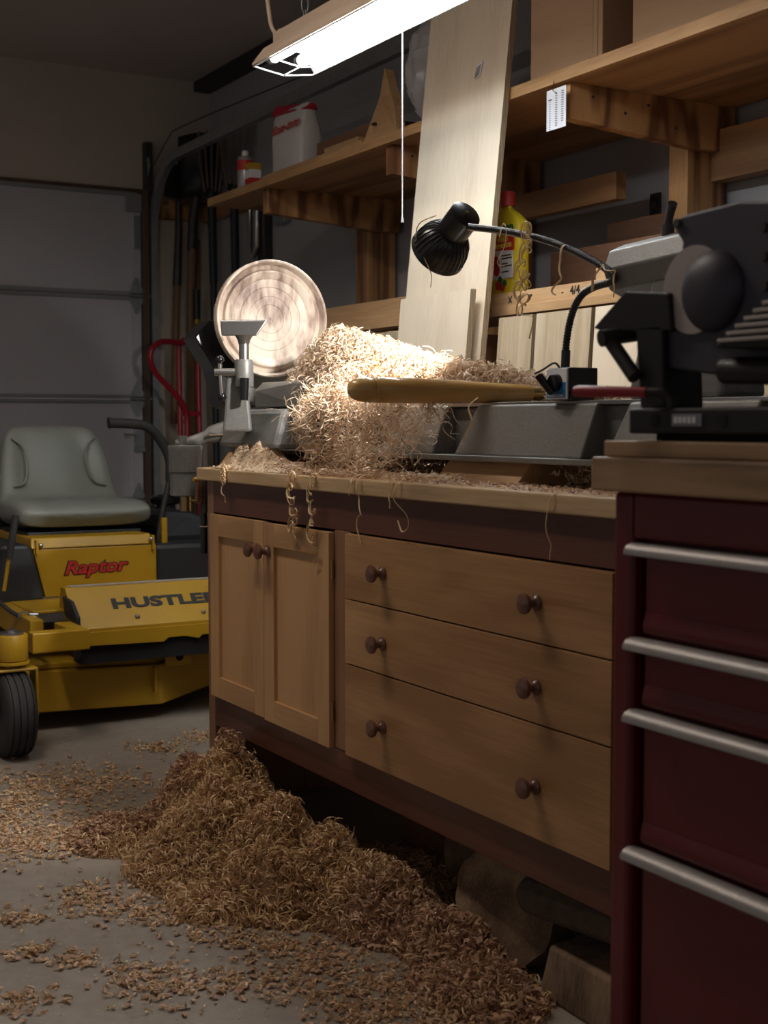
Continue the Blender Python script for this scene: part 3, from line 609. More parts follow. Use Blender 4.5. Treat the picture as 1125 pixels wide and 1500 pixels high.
for (a0, a1, b0, b1, c0, c1) in ((2.30, 2.315, 3.96, 4.44, 0, .10), (2.45, 2.465, 3.96, 4.44, 0, .10), (2.3155, 2.4495, 3.96, 3.975, 0, .10), (2.3155, 2.4495, 4.425, 4.44, 0, .10), (2.3155, 2.4495, 3.9755, 4.4245, 0, .012)):
    MB().box(a0, a1, b0, b1, Z0+c0, Z0+c1).build('tray_side' if c1 > .05 else 'tray_bottom', 'lumber_dk', t, bevel=0.001)
t = thing('wood_wedge', 'upright pale wooden wedge with a screw hole beside the plastic sack', 'wood block', (2.25, 3.83, Z0))
MB().prism([(2.21, 3.94, Z0), (2.21, 3.72, Z0), (2.23, 3.77, Z0+.10), (2.245, 3.83, Z0+.17), (2.25, 3.865, Z0+.235), (2.25, 3.895, Z0+.15), (2.25, 3.905, Z0+.12)], (0.035, 0, 0)).build('wedge', 'lumber', t, bevel=0.002)
MB().cyl((2.222, 3.87, Z0+.055), (2.208, 3.87, Z0+.052), 0.005, n=10).build('screw_hole', 'blacktext', t)
b = MB().ball((2.335, 3.62, Z0+.19), 0.19, 0.52, 0.92, 1.0, 36, 26)
rr = random.Random(3)
for i, p in enumerate(b.v):
    k = 0.012*math.sin(p.y*70+p.z*25)+0.010*math.sin(p.z*60+p.x*90)+rr.uniform(-.004, .004)
    p.x += k; p.y += 0.6*k
    if p.z < Z0+0.004: p.z = Z0
    p.y -= 0.10*max(0, Z0+0.12-p.z)
tag(b.build('plastic_sack', 'plastic_bag', smooth=True), 'crinkled grey plastic sack standing on the shelf behind the tall plywood', 'bag')
t = thing('cardboard_box', 'tall cardboard carton with doubled flap edge and string on the shelf', 'box', (2.38, 2.85, Z0))
MB().box(2.215, 2.60, 2.755, 3.02, Z0, Z0+.46).build('carton', 'cardboard', t, bevel=0.003)
for yy in (2.715, 2.7345): MB().box(2.213, 2.60, yy, yy+0.018, Z0, Z0+.45).build('flap', 'cardboard', t, bevel=0.002)
MB().tube(smoothpath([(2.212, 2.87, Z0+.40), (2.211, 2.905, Z0+.31), (2.211, 2.935, Z0+.255), (2.211, 2.94, Z0+.215)]), 0.003, 6).build('string', 'paper', t)
t = thing('cardboard_box', 'wide cardboard box with white barcode label on the shelf', 'box', (2.4, 2.2, Z0))
MB().box(2.212, 2.60, 1.5, 2.60, Z0, Z0+.30).build('carton', 'cardboard', t, bevel=0.003)
MB().box(2.2105, 2.2122, 2.44, 2.605, Z0+.175, Z0+.26).build('white_label', 'paper', t)
for k in range(8): MB().box(2.2098, 2.2108, 2.585-k*0.009, 2.5885-k*0.009, Z0+.18, Z0+.255).build('barcode_line', 'blacktext', t)
t = thing('cardboard_box', 'small dark cardboard box pushed back between the two cartons', 'box', (2.45, 2.66, Z0))
MB().box(2.36, 2.60, 2.61, 2.705, Z0, Z0+.14).build('lower_carton', 'cardboard_in', t, bevel=0.002)
t = thing('price_tag', 'white card printed with columns of figures hung from the shelf edge', 'tag', (2.18, 2.86, 1.685))
MB().box(2.184, 2.1850, 2.823, 2.905, 1.684, 1.788).build('card', 'paper', t)
for c, (yy, n0, zt, wd) in enumerate(((2.892, 13, 1.757, .004), (2.868, 14, 1.769, .009), (2.842, 14, 1.777, .009))):
    for k in range(n0): MB().box(2.1834, 2.1841, yy-wd, yy, zt-k*0.0058-.0016-.0, zt-k*0.0058+.0012).build('printed_figure', 'grey_ink', t) if 'grey_ink' in M else None
MB().box(2.1834, 2.1841, 2.882, 2.897, 1.761, 1.764).build('printed_figure', 'blacktext', t)
MB().tube(smoothpath([(2.183, 2.864, 1.775), (2.178, 2.872, 1.785), (2.184, 2.878, 1.798), (2.188, 2.88, 1.81)]), 0.001, 6).build('tag_wire', 'steel_dark', t)
MB().cyl((2.1832, 2.864, 1.775), (2.1845, 2.864, 1.775), 0.003, n=10).build('eyelet', 'blacktext', t)

# ------------------------------------------------------------------ base cabinet and bench top
cb = thing('base_cabinet', 'dark hardwood base cabinet with maple doors and drawers under the lathe', 'cabinet', (1.56, 2.13, 0))
MB().box(1.266, 1.86, 2.985, 3.022, 0, 0.7828).build('end_panel', 'cherry_z', cb, bevel=0.002)
MB().box(1.266, 1.86, 1.25, 1.287, 0, 0.7828).build('end_panel', 'cherry_z', cb, bevel=0.002)
MB().box(1.266, 1.288, 1.2875, 2.9845, 0.7085, 0.7828).build('top_rail', 'cherry_y', cb, bevel=0.0015)
MB().box(1.266, 1.288, 1.2875, 2.9845, 0.195, 0.2695).build('bottom_rail', 'cherry_y', cb, bevel=0.0015)
MB().box(1.264, 1.288, 2.303, 2.369, 0.27, 0.708).build('stile', 'cherry_z', cb, bevel=0.0015)
MB().box(1.264, 1.288, 1.2875, 1.495, 0.27, 0.708).build('stile', 'cherry_z', cb, bevel=0.0015)
MB().box(1.289, 1.859, 1.288, 2.984, 0.272, 0.29).build('cabinet_floor', 'cherry_y', cb)
MB().box(1.84, 1.858, 1.288, 2.984, 0.20, 0.782).build('back_panel', 'cherry_y', cb)
kp = [(0.0125, 0), (0.0135, 0.003), (0.0095, 0.006), (0.0072, 0.010), (0.0070, 0.015), (0.0095, 0.019), (0.0155, 0.021), (0.0168, 0.024), (0.0160, 0.028), (0.012, 0.031), (0.004, 0.0325)]
knob_me = mesh_of(MB().lathe(kp, (0, 0, 0), (-1, 0, 0), 28), 'knob')
hinge_me = mesh_of(MB().cyl((0.006, 0, -0.02), (0.006, 0, 0.02), 0.0028, n=10), 'brass', False)
def cab_door(y0, y1, z0, z1, ky, hy):
    d = bpy.data.objects.new('door', None); COL.objects.link(d); d.parent = cb; d.location = Vector((1.266, (y0+y1)/2, z0))-wloc(cb)
    xf, xb, wd = 1.252, 1.2655, 0.050
    MB().box(xf, xb, y0, y0+wd, z0, z1).build('door_stile', 'maple_z', d, bevel=0.0012)
    MB().box(xf, xb, y1-wd, y1, z0, z1).build('door_stile', 'maple_z', d, bevel=0.0012)
    MB().box(xf, xb, y0+wd+.0003, y1-wd-.0003, z1-wd, z1).build('door_rail', 'maple_y', d, bevel=0.0012)
    MB().box(xf, xb, y0+wd+.0003, y1-wd-.0003, z0, z0+wd).build('door_rail', 'maple_y', d, bevel=0.0012)
    MB().box(xf+0.008, xb, y0+wd, y1-wd, z0+wd, z1-wd).build('door_panel', 'maple_z', d)
    inst('knob', knob_me, d, (xf, ky, 0.643))
    for hz in (z0+0.075, z1-0.075): inst('hinge', hinge_me, d, (xf, hy, hz))
cab_door(2.6785, 2.9755, 0.2715, 0.7055, 2.705, 2.9785)
cab_door(2.3715, 2.6765, 0.268, 0.7035, 2.652, 2.3685)
for z0, z1, mt, kz in ((0.5805, 0.706, 'maple_y', 0.643), (0.4535, 0.578, 'maple_y', 0.511), (0.2705, 0.451, 'maple_knot', 0.354)):
    d = MB().box(1.250, 1.2655, 1.498, 2.3005, z0, z1).build('drawer', mt, cb, bevel=0.0012)
    for ky in (2.153, 1.678): inst('knob', knob_me, d, (1.250, ky, kz))
bt = MB().prism([(1.250, 1.2, .7832), (1.88, 1.2, .7832), (1.88, 3.062, .7832), (1.262, 3.062, .7832), (1.250, 3.050, .7832)], (0, 0, .030)).build('bench_top', 'benchtop', bevel=0.003)
tag(bt, 'thick maple bench top carrying the lathe, littered with shavings', 'worktop')
ZB = 0.8134

# ------------------------------------------------------------------ red tool chest
tc_ = thing('tool_chest', 'red steel rolling tool chest with aluminium drawer pulls', 'tool chest', (1.21, 0.85, 0))
MB().box(1.022, 1.43, 0.505, 1.196, 0.10, 0.842).build('body', 'red', tc_, bevel=0.003)
MB().box(1.0, 1.0215, 1.166, 1.198, 0.09, 0.843).build('front_stile', 'red', tc_, bevel=0.006)
MB().box(1.0, 1.0215, 0.500, 0.532, 0.09, 0.843).build('front_stile', 'red', tc_, bevel=0.006)
MB().box(1.0, 1.0215, 0.5325, 1.1655, 0.791, 0.843).build('front_rail', 'red', tc_, bevel=0.005)
MB().box(1.0, 1.0215, 0.5325, 1.1655, 0.09, 0.13).build('front_rail', 'red', tc_, bevel=0.005)
hz = [0.786, 0.679, 0.597, 0.439]; bz = [0.686, 0.604, 0.447, 0.135]
for zt, zb in zip(hz, bz):
    d = MB().box(1.010, 1.0215, 0.540, 1.152, zb+0.002, zt).build('drawer', 'red', tc_)
    lp = [(1.0095, zb+0.024), (1.0075, zb+0.017), (1.0055, zb+0.009), (1.0055, zb+0.003), (1.007, zb), (1.0095, zb)]
    MB().prism([(px, 0.540, pz) for px, pz in lp], (0, 0.612, 0)).build('drawer_lip', 'red', d, smooth=True)
    hp = [(1.0095, zt+0.001), (1.0, zt+0.001), (0.992, zt-0.002), (0.988, zt-0.007), (0.9875, zt-0.012), (0.990, zt-0.013), (0.994, zt-0.006), (1.0, zt-0.003), (1.0095, zt-0.003)]
    MB().prism([(px, 0.534, pz) for px, pz in hp], (0, 0.632, 0)).build('drawer_pull', 'alu', d, smooth=True)
for xx in (1.06, 1.38):
    for yy in (0.56, 1.14): MB().lathe([(0.01, -0.014), (0.04, -0.014), (0.045, -0.008), (0.045, 0.008), (0.04, 0.014), (0.01, 0.014)], (xx, yy, 0.046), (0, 1, 0), 20).build('caster', 'rubber', tc_, smooth=True)
board('wood_slab', 'thick pine slab laid on top of the red tool chest', 0.982, 1.45, 0.42, 1.218, 0.8435, 0.8820, 'pine_y', 'board', bev=0.003)
board('thin_board', 'thin pine board between the thick slab and the power saw', 0.992, 1.44, 0.45, 1.207, 0.8825, 0.9005, 'pine_y', 'board', bev=0.002)

# ------------------------------------------------------------------ benchtop saw on the chest
sw = thing('power_saw', 'blurred blue-black benchtop power saw with domed guard on the tool chest', 'saw', (1.12, 0.95, 0.9008))
b = MB().box(0.998, 1.34, 0.60, 1.172, 0.9085, 0.9365).build('base', 'saw_black', sw, bevel=0.003)
MB().box(1.02, 1.32, 0.62, 1.15, 0.9009, 0.9085).build('base_foot', 'void', sw)
MB().box(0.9965, 0.9985, 1.055, 1.100, 0.917, 0.930).build('name_plate', 'grey_ink', b)
for k in range(5): MB().box(0.9958, 0.9966, 1.091-k*0.007, 1.096-k*0.007, 0.920, 0.927).build('plate_letter', 'whitetext', b)
for yy in (1.128, 1.026): MB().cyl((0.9972, yy, 0.923), (0.9995, yy, 0.923), 0.0075, n=16).build('base_hole', 'void', b)
MB().prism([(1.04, y, z) for y, z in [(1.151, 1.138), (1.136, 1.148), (1.05, 1.152), (0.93, 1.135), (0.90, 1.05), (0.93, 0.955), (1.083, 0.972), (1.161, 0.982), (1.173, 0.992), (1.185, 1.015), (1.151, 1.026), (1.144, 1.064), (1.135, 1.119)]], (0.022, 0, 0)).build('guard', 'saw_blue', sw, bevel=0.003)
MB().ball((1.04, 1.084, 1.061), 0.044, 0.55, 1.0, 1.0, 28, 18).build('dome', 'saw_blue', sw, smooth=True)
MB().cyl((1.0365, 1.113, 1.065), (1.0395, 1.113, 1.065), 0.048, n=48).build('blade', 'vent', sw, smooth=True)
MB().prism([(1.030, y, z) for y, z in [(1.276, 1.033), (1.218, 1.072), (1.145, 1.064), (1.140, 1.022), (1.252, 1.027)]], (0.05, 0, 0)).build('chip_plate', 'saw_black', sw, bevel=0.002)
MB().tube([(1.02, 1.240, 1.024), (1.02, 1.187, 0.972)], 0.0085, 14).build('strut', 'saw_black', sw, smooth=True)
MB().cyl((1.01, 1.236, 1.018), (1.06, 1.226, 1.026), 0.010, n=14).build('strut_pivot', 'saw_black', sw, smooth=True)
MB().prism([(1.03, y, z) for y, z in [(1.200, 1.03), (1.155, 1.03), (1.150, 0.937), (1.190, 0.937)]], (0.06, 0, 0)).build('column', 'saw_black', sw, bevel=0.003)
vh = MB().prism([(1.0, y, z) for y, z in [(1.040, 1.000), (0.955, 1.0475), (0.88, 1.0475), (0.88, 0.990), (1.038, 0.997)]], (0.039, 0, 0)).build('motor_housing', 'saw_black', sw, bevel=0.002)
for k in range(6):
    z = 1.0025+k*0.0068; y1_ = 1.034-k*0.0122
    MB().box(0.9965, 1.0, 0.885, y1_, z, z+0.0038).build('vent_slat', 'vent', vh, bevel=0.0008)
MB().cyl((1.02, 1.045, 0.975), (1.02, 0.88, 0.968), 0.014, n=20).build('motor_tube', 'saw_black', sw, smooth=True)
for (yy, zz) in ((1.141, 1.140), (1.012, 1.09), (1.010, 1.06), (1.013, 1.12)): MB().cyl((1.036, yy, zz), (1.041, yy, zz), 0.005, n=12).build('bolt_head', 'steel_dark', sw, smooth=True)
lv = MB().tube(smoothpath([(0.99, 1.135, 0.9535), (0.998, 1.118, 0.953), (1.003, 1.111, 0.948), (1.004, 1.109, 0.9366)]), 0.0052, 12).build('lever', 'saw_black', sw, smooth=True)
MB().tube([(0.9595, 1.2215, 0.956), (0.960, 1.220, 0.956), (0.962, 1.214, 0.956), (0.976, 1.172, 0.9548), (0.9905, 1.133, 0.9535)], [0.002, 0.0055, 0.0068, 0.0064, 0.0056], 14).build('red_grip', 'red_grip', lv, smooth=True)

# ------------------------------------------------------------------ wood lathe
la = thing('wood_lathe', 'grey cast iron wood lathe with swivelled headstock on the bench', 'lathe', (1.49, 2.2, 0.862))
XF = 1.36
def casting(y0, y1, skew=0.03, z0=0.862, z1=0.953, x=XF, mt='cast', name='bed_casting', ins=0.035):
    """bed panel leaning back towards the top; far edge skewed like the cast ribs"""
    MB().hexa([(x, y0, z0), (x+0.09, y0, z0), (x+0.09, y1, z0), (x, y1, z0), (x+ins, y0, z1), (x+0.09, y0, z1), (x+0.09, y1-skew, z1), (x+ins, y1-skew, z1)]).build(name, mt, la, bevel=0.004)
MB().box(XF+0.055, 1.61, 1.30, 3.08, 0.872, 0.950).build('bed', 'cast', la, bevel=0.004)
MB().box(XF+0.04, XF+0.095, 1.30, 3.08, 0.9505, 0.9575).build('bed_way', 'machined', la, bevel=0.001)
MB().box(1.55, 1.61, 1.30, 3.08, 0.9505, 0.9575).build('bed_way', 'machined', la, bevel=0.001)
MB().box(XF-0.006, XF+0.08, 1.30, 2.36, 0.852, 0.8625).build('bed_flange', 'cast', la, bevel=0.002)
casting(1.715, 2.085); casting(1.36, 1.655, 0.02); casting(2.16, 2.36, 0.03); casting(2.70, 3.08, 0.0)
MB().hexa([(1.30, 2.72, 0.862), (1.42, 2.72, 0.862), (1.42, 3.09, 0.862), (1.325, 3.09, 0.862), (1.345, 2.76, 0.953), (1.42, 2.76, 0.953), (1.42, 3.09, 0.953), (1.345, 3.09, 0.953)]).build('bed_foot', 'cast', la, bevel=0.012)
MB().prism([(XF+.005, 2.72, .958), (XF+.005, 2.96, .958), (XF+.005, 2.96, .998), (XF+.022, 2.955, 1.017), (XF+.022, 2.72, 1.017), (XF+.005, 2.72, .998)], (0.19, 0, 0)).build('headstock_slide', 'cast', la, bevel=0.002)
AZ = math.radians(6); DC = Vector((1.433, 3.012, 1.174)); AXN = Vector((-math.sin(AZ), -math.cos(AZ), 0)); RT = Vector((math.cos(AZ), -math.sin(AZ), 0)); UPV = Vector((0, 0, 1))
def hs(u, d, z): return DC-AXN*d+RT*u+UPV*(z-DC.z)
MB().prism([hs(u, 0.075, z) for u, z in [(-.170, 1.130), (-.135, 1.172), (-.10, 1.175), (-.075, 1.135), (-.075, .960), (-.095, .960), (-.118, 1.05)]], -AXN*0.11).build('control_arm', 'gloss_black', la, bevel=0.003)
MB().prism([hs(u, 0.075, z) for u, z in [(-.07, .958), (.095, .958), (.095, 1.22), (.06, 1.27), (-.04, 1.27), (-.07, 1.22)]], -AXN*0.18).build('headstock', 'cast', la, bevel=0.008)
MB().cyl(DC-AXN*0.03, DC-AXN*0.08, 0.028, n=24).build('spindle', 'machined', la, smooth=True)
MB().lathe([(0.03, 0.028), (0.05, 0.03), (0.05, 0.055), (0.03, 0.06)], DC, -AXN, 32).build('chuck', 'steel_dark', la, smooth=True)
# tool rest and its holder
tr_ = MB().hexa([(1.236, 2.860, 1.118), (1.306, 2.820, 1.118), (1.316, 2.838, 1.122), (1.246, 2.878, 1.122), (1.236, 2.866, 1.155), (1.330, 2.812, 1.155), (1.333, 2.818, 1.155), (1.239, 2.872, 1.155)]).build('tool_rest', 'machined', la, bevel=0.004)
MB().tube([(1.284, 2.842, 1.120), (1.284, 2.842, 1.108), (1.284, 2.842, 1.100)], [0.021, 0.014, 0.0125], 20).build('rest_neck', 'machined', la, smooth=True)
MB().cyl((1.284, 2.842, 1.104), (1.284, 2.842, 1.02), 0.0115, n=20).build('rest_post', 'machined', la, smooth=True)
MB().lathe([(0.0205, 0), (0.0215, 0.003), (0.0215, 0.055), (0.019, 0.062)], (1.284, 2.842, 1.003), (0, 0, 1), 24).build('post_socket', 'cast', la, smooth=True)
MB().hexa([(1.243, 2.872, .90), (1.300, 2.838, .90), (1.345, 2.93, .90), (1.285, 2.96, .90), (1.250, 2.862, 1.042), (1.290, 2.838, 1.005), (1.300, 2.856, 1.005), (1.262, 2.880, 1.042)]).build('banjo', 'cast', la, bevel=0.006)
MB().tube([(1.276, 2.822, 1.022), (1.274, 2.820, 0.972)], [0.0105, 0.0085], 16).build('clamp_grip', 'gloss_black', la, smooth=True)
MB().cyl((1.222, 2.868, 1.036), (1.264, 2.846, 1.036), 0.009, n=16).build('clamp_hub', 'machined', la, smooth=True)
MB().cyl((1.232, 2.862, 1.06), (1.236, 2.860, 0.985), 0.0048, n=12).build('clamp_bar', 'chrome', la, smooth=True)
for p in ((1.232, 2.862, 1.064), (1.236, 2.859, 0.980)): MB().ball(p, 0.0105, n=18, m=12).build('clamp_ball', 'gloss_black', la, smooth=True)
# outrigger
MB().lathe([(0.036, -0.060), (0.038, -0.058), (0.038, -0.002), (0.0405, 0.0), (0.0405, 0.002), (0.0415, 0.052), (0.043, 0.062), (0.041, 0.066)], (1.262, 3.150, 0.80), (0, 0, 1), 32).build('outrigger_boss', 'cast', la, smooth=True)
MB().cyl((1.262, 3.150, 0.7395), (1.262, 3.150, 0.702), 0.013, n=20).build('outrigger_pin', 'brass', la, smooth=True)
MB().tube(smoothpath([(1.240, 3.158, 0.868), (1.275, 3.145, 0.872), (1.32, 3.115, 0.892), (1.37, 3.07, 0.915)], 4), [0.012]*4+[0.016]*4+[0.022]*4+[0.026], 12).build('outrigger_arm', 'cast', la, smooth=True)
MB().cyl((1.255, 3.150, 0.866), (1.255, 3.150, 0.889), 0.013, 0.011, 18).build('arm_stud', 'cast', la, smooth=True)
MB().cyl((1.30, 3.09, 0.893), (1.345, 3.075, 0.893), 0.004, n=10).build('lock_pin', 'chrome', la, smooth=True)
# tailstock
MB().tube([(1.47, 1.745, 1.168), (1.47, 1.740, 1.168), (1.47, 1.56, 1.176), (1.47, 1.40, 1.176)], [0.040, 0.045, 0.045, 0.045], 8).build('tailstock_barrel', 'cast', la, bevel=0.004)
MB().hexa([(1.425, 1.47, 0.958), (1.52, 1.47, 0.958), (1.52, 1.68, 0.958), (1.425, 1.68, 0.958), (1.44, 1.47, 1.15), (1.505, 1.47, 1.15), (1.505, 1.64, 1.15), (1.44, 1.64, 1.15)]).build('tailstock_body', 'cast', la, bevel=0.008)
MB().lathe([(0.020, 0), (0.020, 0.006), (0.014, 0.008), (0.011, 0.010), (0.011, 0.028), (0.009, 0.030)], (1.4255, 1.548, 0.984), (-1, 0, 0), 24).build('clamp_nut', 'brass', la, smooth=True)
MB().cyl((1.47, 1.637, 1.215), (1.47, 1.637, 1.232), 0.010, n=16).build('lock_stud', 'steel_dark', la, smooth=True)
MB().tube([(1.47, 1.637, 1.232), (1.47, 1.634, 1.244), (1.462, 1.618, 1.262)], [0.007, 0.0065, 0.0075], 14).build('lock_lever', 'steel_dark', la, smooth=True)
# riser blocks under the bed
def riser(label, x0, x1, y0, y1):
    tag(MB().hexa([(x0, y0, ZB), (x1, y0, ZB), (x1, y1, ZB), (x0, y1, ZB), (x0+.03, y0, .8515), (x1, y0, .8515), (x1, y1-.005, .8515), (x0+.03, y1-.005, .8515)]).build('riser_block', 'lumber', bevel=0.0015), label, 'wood block')
riser('wooden riser block under the lathe foot at the outrigger end', 1.305, 1.60, 2.99, 3.05)
riser('wooden riser block under the middle of the lathe bed', 1.355, 1.60, 1.88, 2.14)
riser('wooden riser block under the tailstock end of the lathe bed', 1.36, 1.60, 1.32, 1.45)

# the turned dish on the spindle
dp = thing('turned_dish', 'pale spalted wooden dish mounted on the lathe headstock', 'dish', DC)
R_ = 0.1425
prof = [(0.05, 0.030), (R_*0.8, 0.030), (R_*0.97, 0.022), (R_, 0.008), (R_, -0.012), (R_-0.002, -0.0150), (R_-0.006, -0.0150), (R_-0.008, -0.013), (R_-0.012, 0.008), (R_-0.018, 0.011), (R_-0.022, 0.009), (R_-0.0255, -0.003), (R_-0.029, -0.0045), (0.098, 0.0025), (0.0965, 0.0045), (0.078, 0.005), (0.077, 0.0062), (0.0755, 0.005), (0.056, 0.0058), (0.055, 0.0068), (0.054, 0.0058), (0.036, 0.0062), (0.035, 0.0072), (0.034, 0.0062), (0.003, 0.0065), (0.002, 0.009)]
MB().lathe(prof, DC, -AXN, 96).build('dish_body', 'dish', dp, smooth=True)

# turning tool with a wooden handle lying on the bed
gt = thing('turning_gouge', 'wood turning gouge with long oiled ash handle lying across the lathe bed', 'chisel', (1.33, 2.05, 0.958))
A_ = Vector((1.135, 2.075, 0.9795)); B_ = Vector((1.515, 2.035, 0.9745)); D_ = (B_-A_); L_ = D_.length; D_.normalize()
hp = [(0.002, 0), (0.010, 0.002), (0.0165, 0.008), (0.0205, 0.018), (0.0225, 0.032), (0.0230, 0.045), (0.0222, 0.0465), (0.0222, 0.048), (0.0230, 0.0495), (0.0222, 0.052), (0.0222, 0.0535), (0.0230, 0.055), (0.0228, 0.10), (0.0214, 0.20), (0.0186, 0.28), (0.0168, 0.325), (0.0170, 0.340), (0.0160, 0.343), (0.0165, 0.362), (0.0145, 0.366)]
MB().lathe(hp, A_, D_, 36).build('handle', 'handle_wood', gt, smooth=True)
MB().lathe([(0.0125, 0.366), (0.0125, 0.388), (0.009, 0.391)], A_, D_, 24).build('ferrule', 'brass', gt, smooth=True)
MB().cyl(A_+D_*0.391, A_+D_*0.60, 0.0055, n=14).build('blade', 'machined', gt, smooth=True)

# gooseneck lamp on a magnetic base
lm = thing('gooseneck_lamp', 'black gooseneck work lamp on a blue-labelled magnetic base shining on the shavings', 'lamp', (1.43, 1.82, 0.958))
MB().box(1.385, 1.445, 1.775, 1.835, 0.9715, 1.012).build('magnet_base', 'black', lm, bevel=0.002)
MB().box(1.390, 1.440, 1.778, 1.832, 0.9582, 0.9715).build('magnet_foot', 'steel_dark', lm)
fp = MB().box(1.3815, 1.385, 1.777, 1.833, 0.9595, 1.0105).build('face_label', 'paper', lm, bevel=0.001)
MB().box(1.3805, 1.3816, 1.780, 1.830, 0.9625, 0.9875).build('blue_field', 'blue', fp)
text('label_word', 'MAGNETIC BASE', 0.0058, 'whitetext', fp, (1.3802, 1.805, 0.9655), (0, -1, 0), (0, 0, 1), 0.0001)
MB().cyl((1.3815, 1.803, 0.987), (1.370, 1.803, 0.987), 0.0145, 0.013, 22).build('switch_knob', 'gloss_black', lm, smooth=True)
MB().hexa([(1.366, 1.794, 0.972), (1.374, 1.794, 0.972), (1.374, 1.806, 0.966), (1.366, 1.806, 0.966), (1.358, 1.822, 1.003), (1.366, 1.822, 1.003), (1.366, 1.836, 0.997), (1.358, 1.836, 0.997)]).build('switch_lever', 'gloss_black', lm, bevel=0.002)
neck = smoothpath([(1.42, 1.831, 1.012), (1.42, 1.828, 1.058), (1.42, 1.814, 1.103), (1.42, 1.789, 1.132), (1.42, 1.754, 1.143), (1.42, 1.722, 1.146), (1.42, 1.706, 1.150), (1.42, 1.709, 1.159), (1.42, 1.740, 1.176), (1.418, 1.803, 1.204), (1.414, 1.887, 1.234), (1.408, 2.000, 1.262), (1.400, 2.100, 1.281)], 8)
# resample so that each ring of the ribbed hose is its own bulge
acc = [0]
for i in range(1, len(neck)): acc.append(acc[-1]+(neck[i]-neck[i-1]).length)
N_ = int(acc[-1]/0.0013); pts = []; j = 0
for i in range(N_+1):
    sL = acc[-1]*i/N_
    while j < len(acc)-2 and acc[j+1] < sL: j += 1
    pts.append(neck[j].lerp(neck[j+1], (sL-acc[j])/max(1e-9, acc[j+1]-acc[j])))
MB().tube(pts, [0.0066 if (i//2) % 2 else 0.0056 for i in range(len(pts))], 12).build('neck', 'lamp_black', lm, smooth=True)
MB().tube([pts[0], pts[0].lerp(pts[24], 1.0)], 0.0078, 14).build('neck_collar', 'lamp_black', lm, smooth=True)
MB().tube(smoothpath([(1.415, 1.838, 1.012), (1.41, 1.848, 1.022), (1.405, 1.872, 1.012), (1.40, 1.89, 1.005)]), 0.002, 8).build('lamp_cord', 'black', lm, smooth=True)
HA = Vector((1.402, 2.108, 1.306)); HD = Vector((-0.02, 0.84, -0.54)).normalized()
hd = MB().lathe([(0.027, 0), (0.0300, 0.002), (0.0300, 0.052), (0.028, 0.056)], HA, HD, 32).build('socket_housing', 'lamp_black', lm, smooth=True)
MB().cyl(HA, HA-HD*0.006, 0.003, n=10).build('switch', 'brass', lm, smooth=True)
sh = [(0.0270, 0.054), (0.036, 0.059), (0.0455, 0.072), (0.0510, 0.088), (0.0535, 0.104), (0.0560, 0.108), (0.0560, 0.113), (0.0525, 0.113), (0.0500, 0.104), (0.0475, 0.088), (0.042, 0.072), (0.033, 0.061), (0.0270, 0.058)]
b = MB(); n_ = 40; vs = []; fs = []
ax = HD; u_ = ax.cross(UPV).normalized(); v_ = ax.cross(u_)
for r, h in sh:
    for k in range(n_): a = 2*PI*k/n_; vs.append(HA+ax*h+(u_*math.cos(a)+v_*math.sin(a))*r)
for i in range(len(sh)-1):
    for k in range(n_): fs.append((i*n_+k, i*n_+(k+1) % n_, (i+1)*n_+(k+1) % n_, (i+1)*n_+k))
b.add(vs, fs); so = b.build('lamp_shade', 'lamp_black', lm, smooth=True)
for k in range(30):
    a = 2*PI*k/30; d0 = u_*math.cos(a)+v_*math.sin(a)
    MB().tube([HA+ax*h+d0*(r+0.0006) for r, h in sh[:5]], 0.0014, 5).build('shade_rib', 'lamp_black', so, smooth=True)
MB().ball(HA+HD*0.080, 0.022, n=18, m=12).build('bulb', 'bulb', lm, smooth=True)
L = bpy.data.lights.new('lamp_beam', 'SPOT'); L.energy = SPOT_W; L.spot_size = math.radians(88); L.spot_blend = 0.45; L.shadow_soft_size = 0.018; L.color = (1.0, 0.96, 0.91)
lo = bpy.data.objects.new('lamp_beam', L); COL.objects.link(lo); lo.parent = lm; lo.location = HA+HD*0.106-wloc(lm)
lo.rotation_euler = HD.to_track_quat('-Z', 'Y').to_euler()

# wooden-handled tool hanging at the bench end
t = thing('hand_tool', 'small wooden-handled tool with yellow tips hanging from the bench end', 'hand tool', (1.285, 3.10, 0.68))
for (x0, x1) in ((1.266, 1.282), (1.292, 1.322)):
    MB().prism([(x0, 3.085, .735), (x0+.003, 3.085, .725), (x1-.004, 3.085, .722), (x1, 3.085, .735), (x1-.002, 3.085, .775), (x1-.010, 3.085, .784), (x0+.003, 3.085, .784)], (0, 0.018, 0)).build('wooden_scale', 'knob', t, bevel=0.004)
MB().box(1.2825, 1.2915, 3.08, 3.106, .70, .792).build('steel_tang', 'steel_dark', t, bevel=0.001)
for xx, dx in ((1.264, -1), (1.316, 1)): MB().lathe([(0.0055, 0), (0.0065, 0.004), (0.0055, 0.010)], (xx, 3.078, .783), (dx, 0, 0), 14).build('yellow_tip', 'yellow', t, smooth=True)
MB().cyl((1.25, 3.09, .731), (1.284, 3.09, .728), 0.0035, n=10).build('brass_pin', 'brass', t, smooth=True)
MB().tube([(1.287, 3.093, .72), (1.287, 3.093, .69), (1.287, 3.093, .60)], [0.006, 0.010, 0.010], 14).build('black_shaft', 'gloss_black', t, smooth=True)
MB().cyl((1.287, 3.093, .668), (1.287, 3.093, .6655), 0.0115, n=14).build('ring', 'cream_enamel', t, smooth=True)

# ------------------------------------------------------------------ ride-on mower
mw = thing('riding_mower', 'yellow zero-turn riding mower with grey seat parked by the garage door', 'mower', (1.42, 4.4, 0))
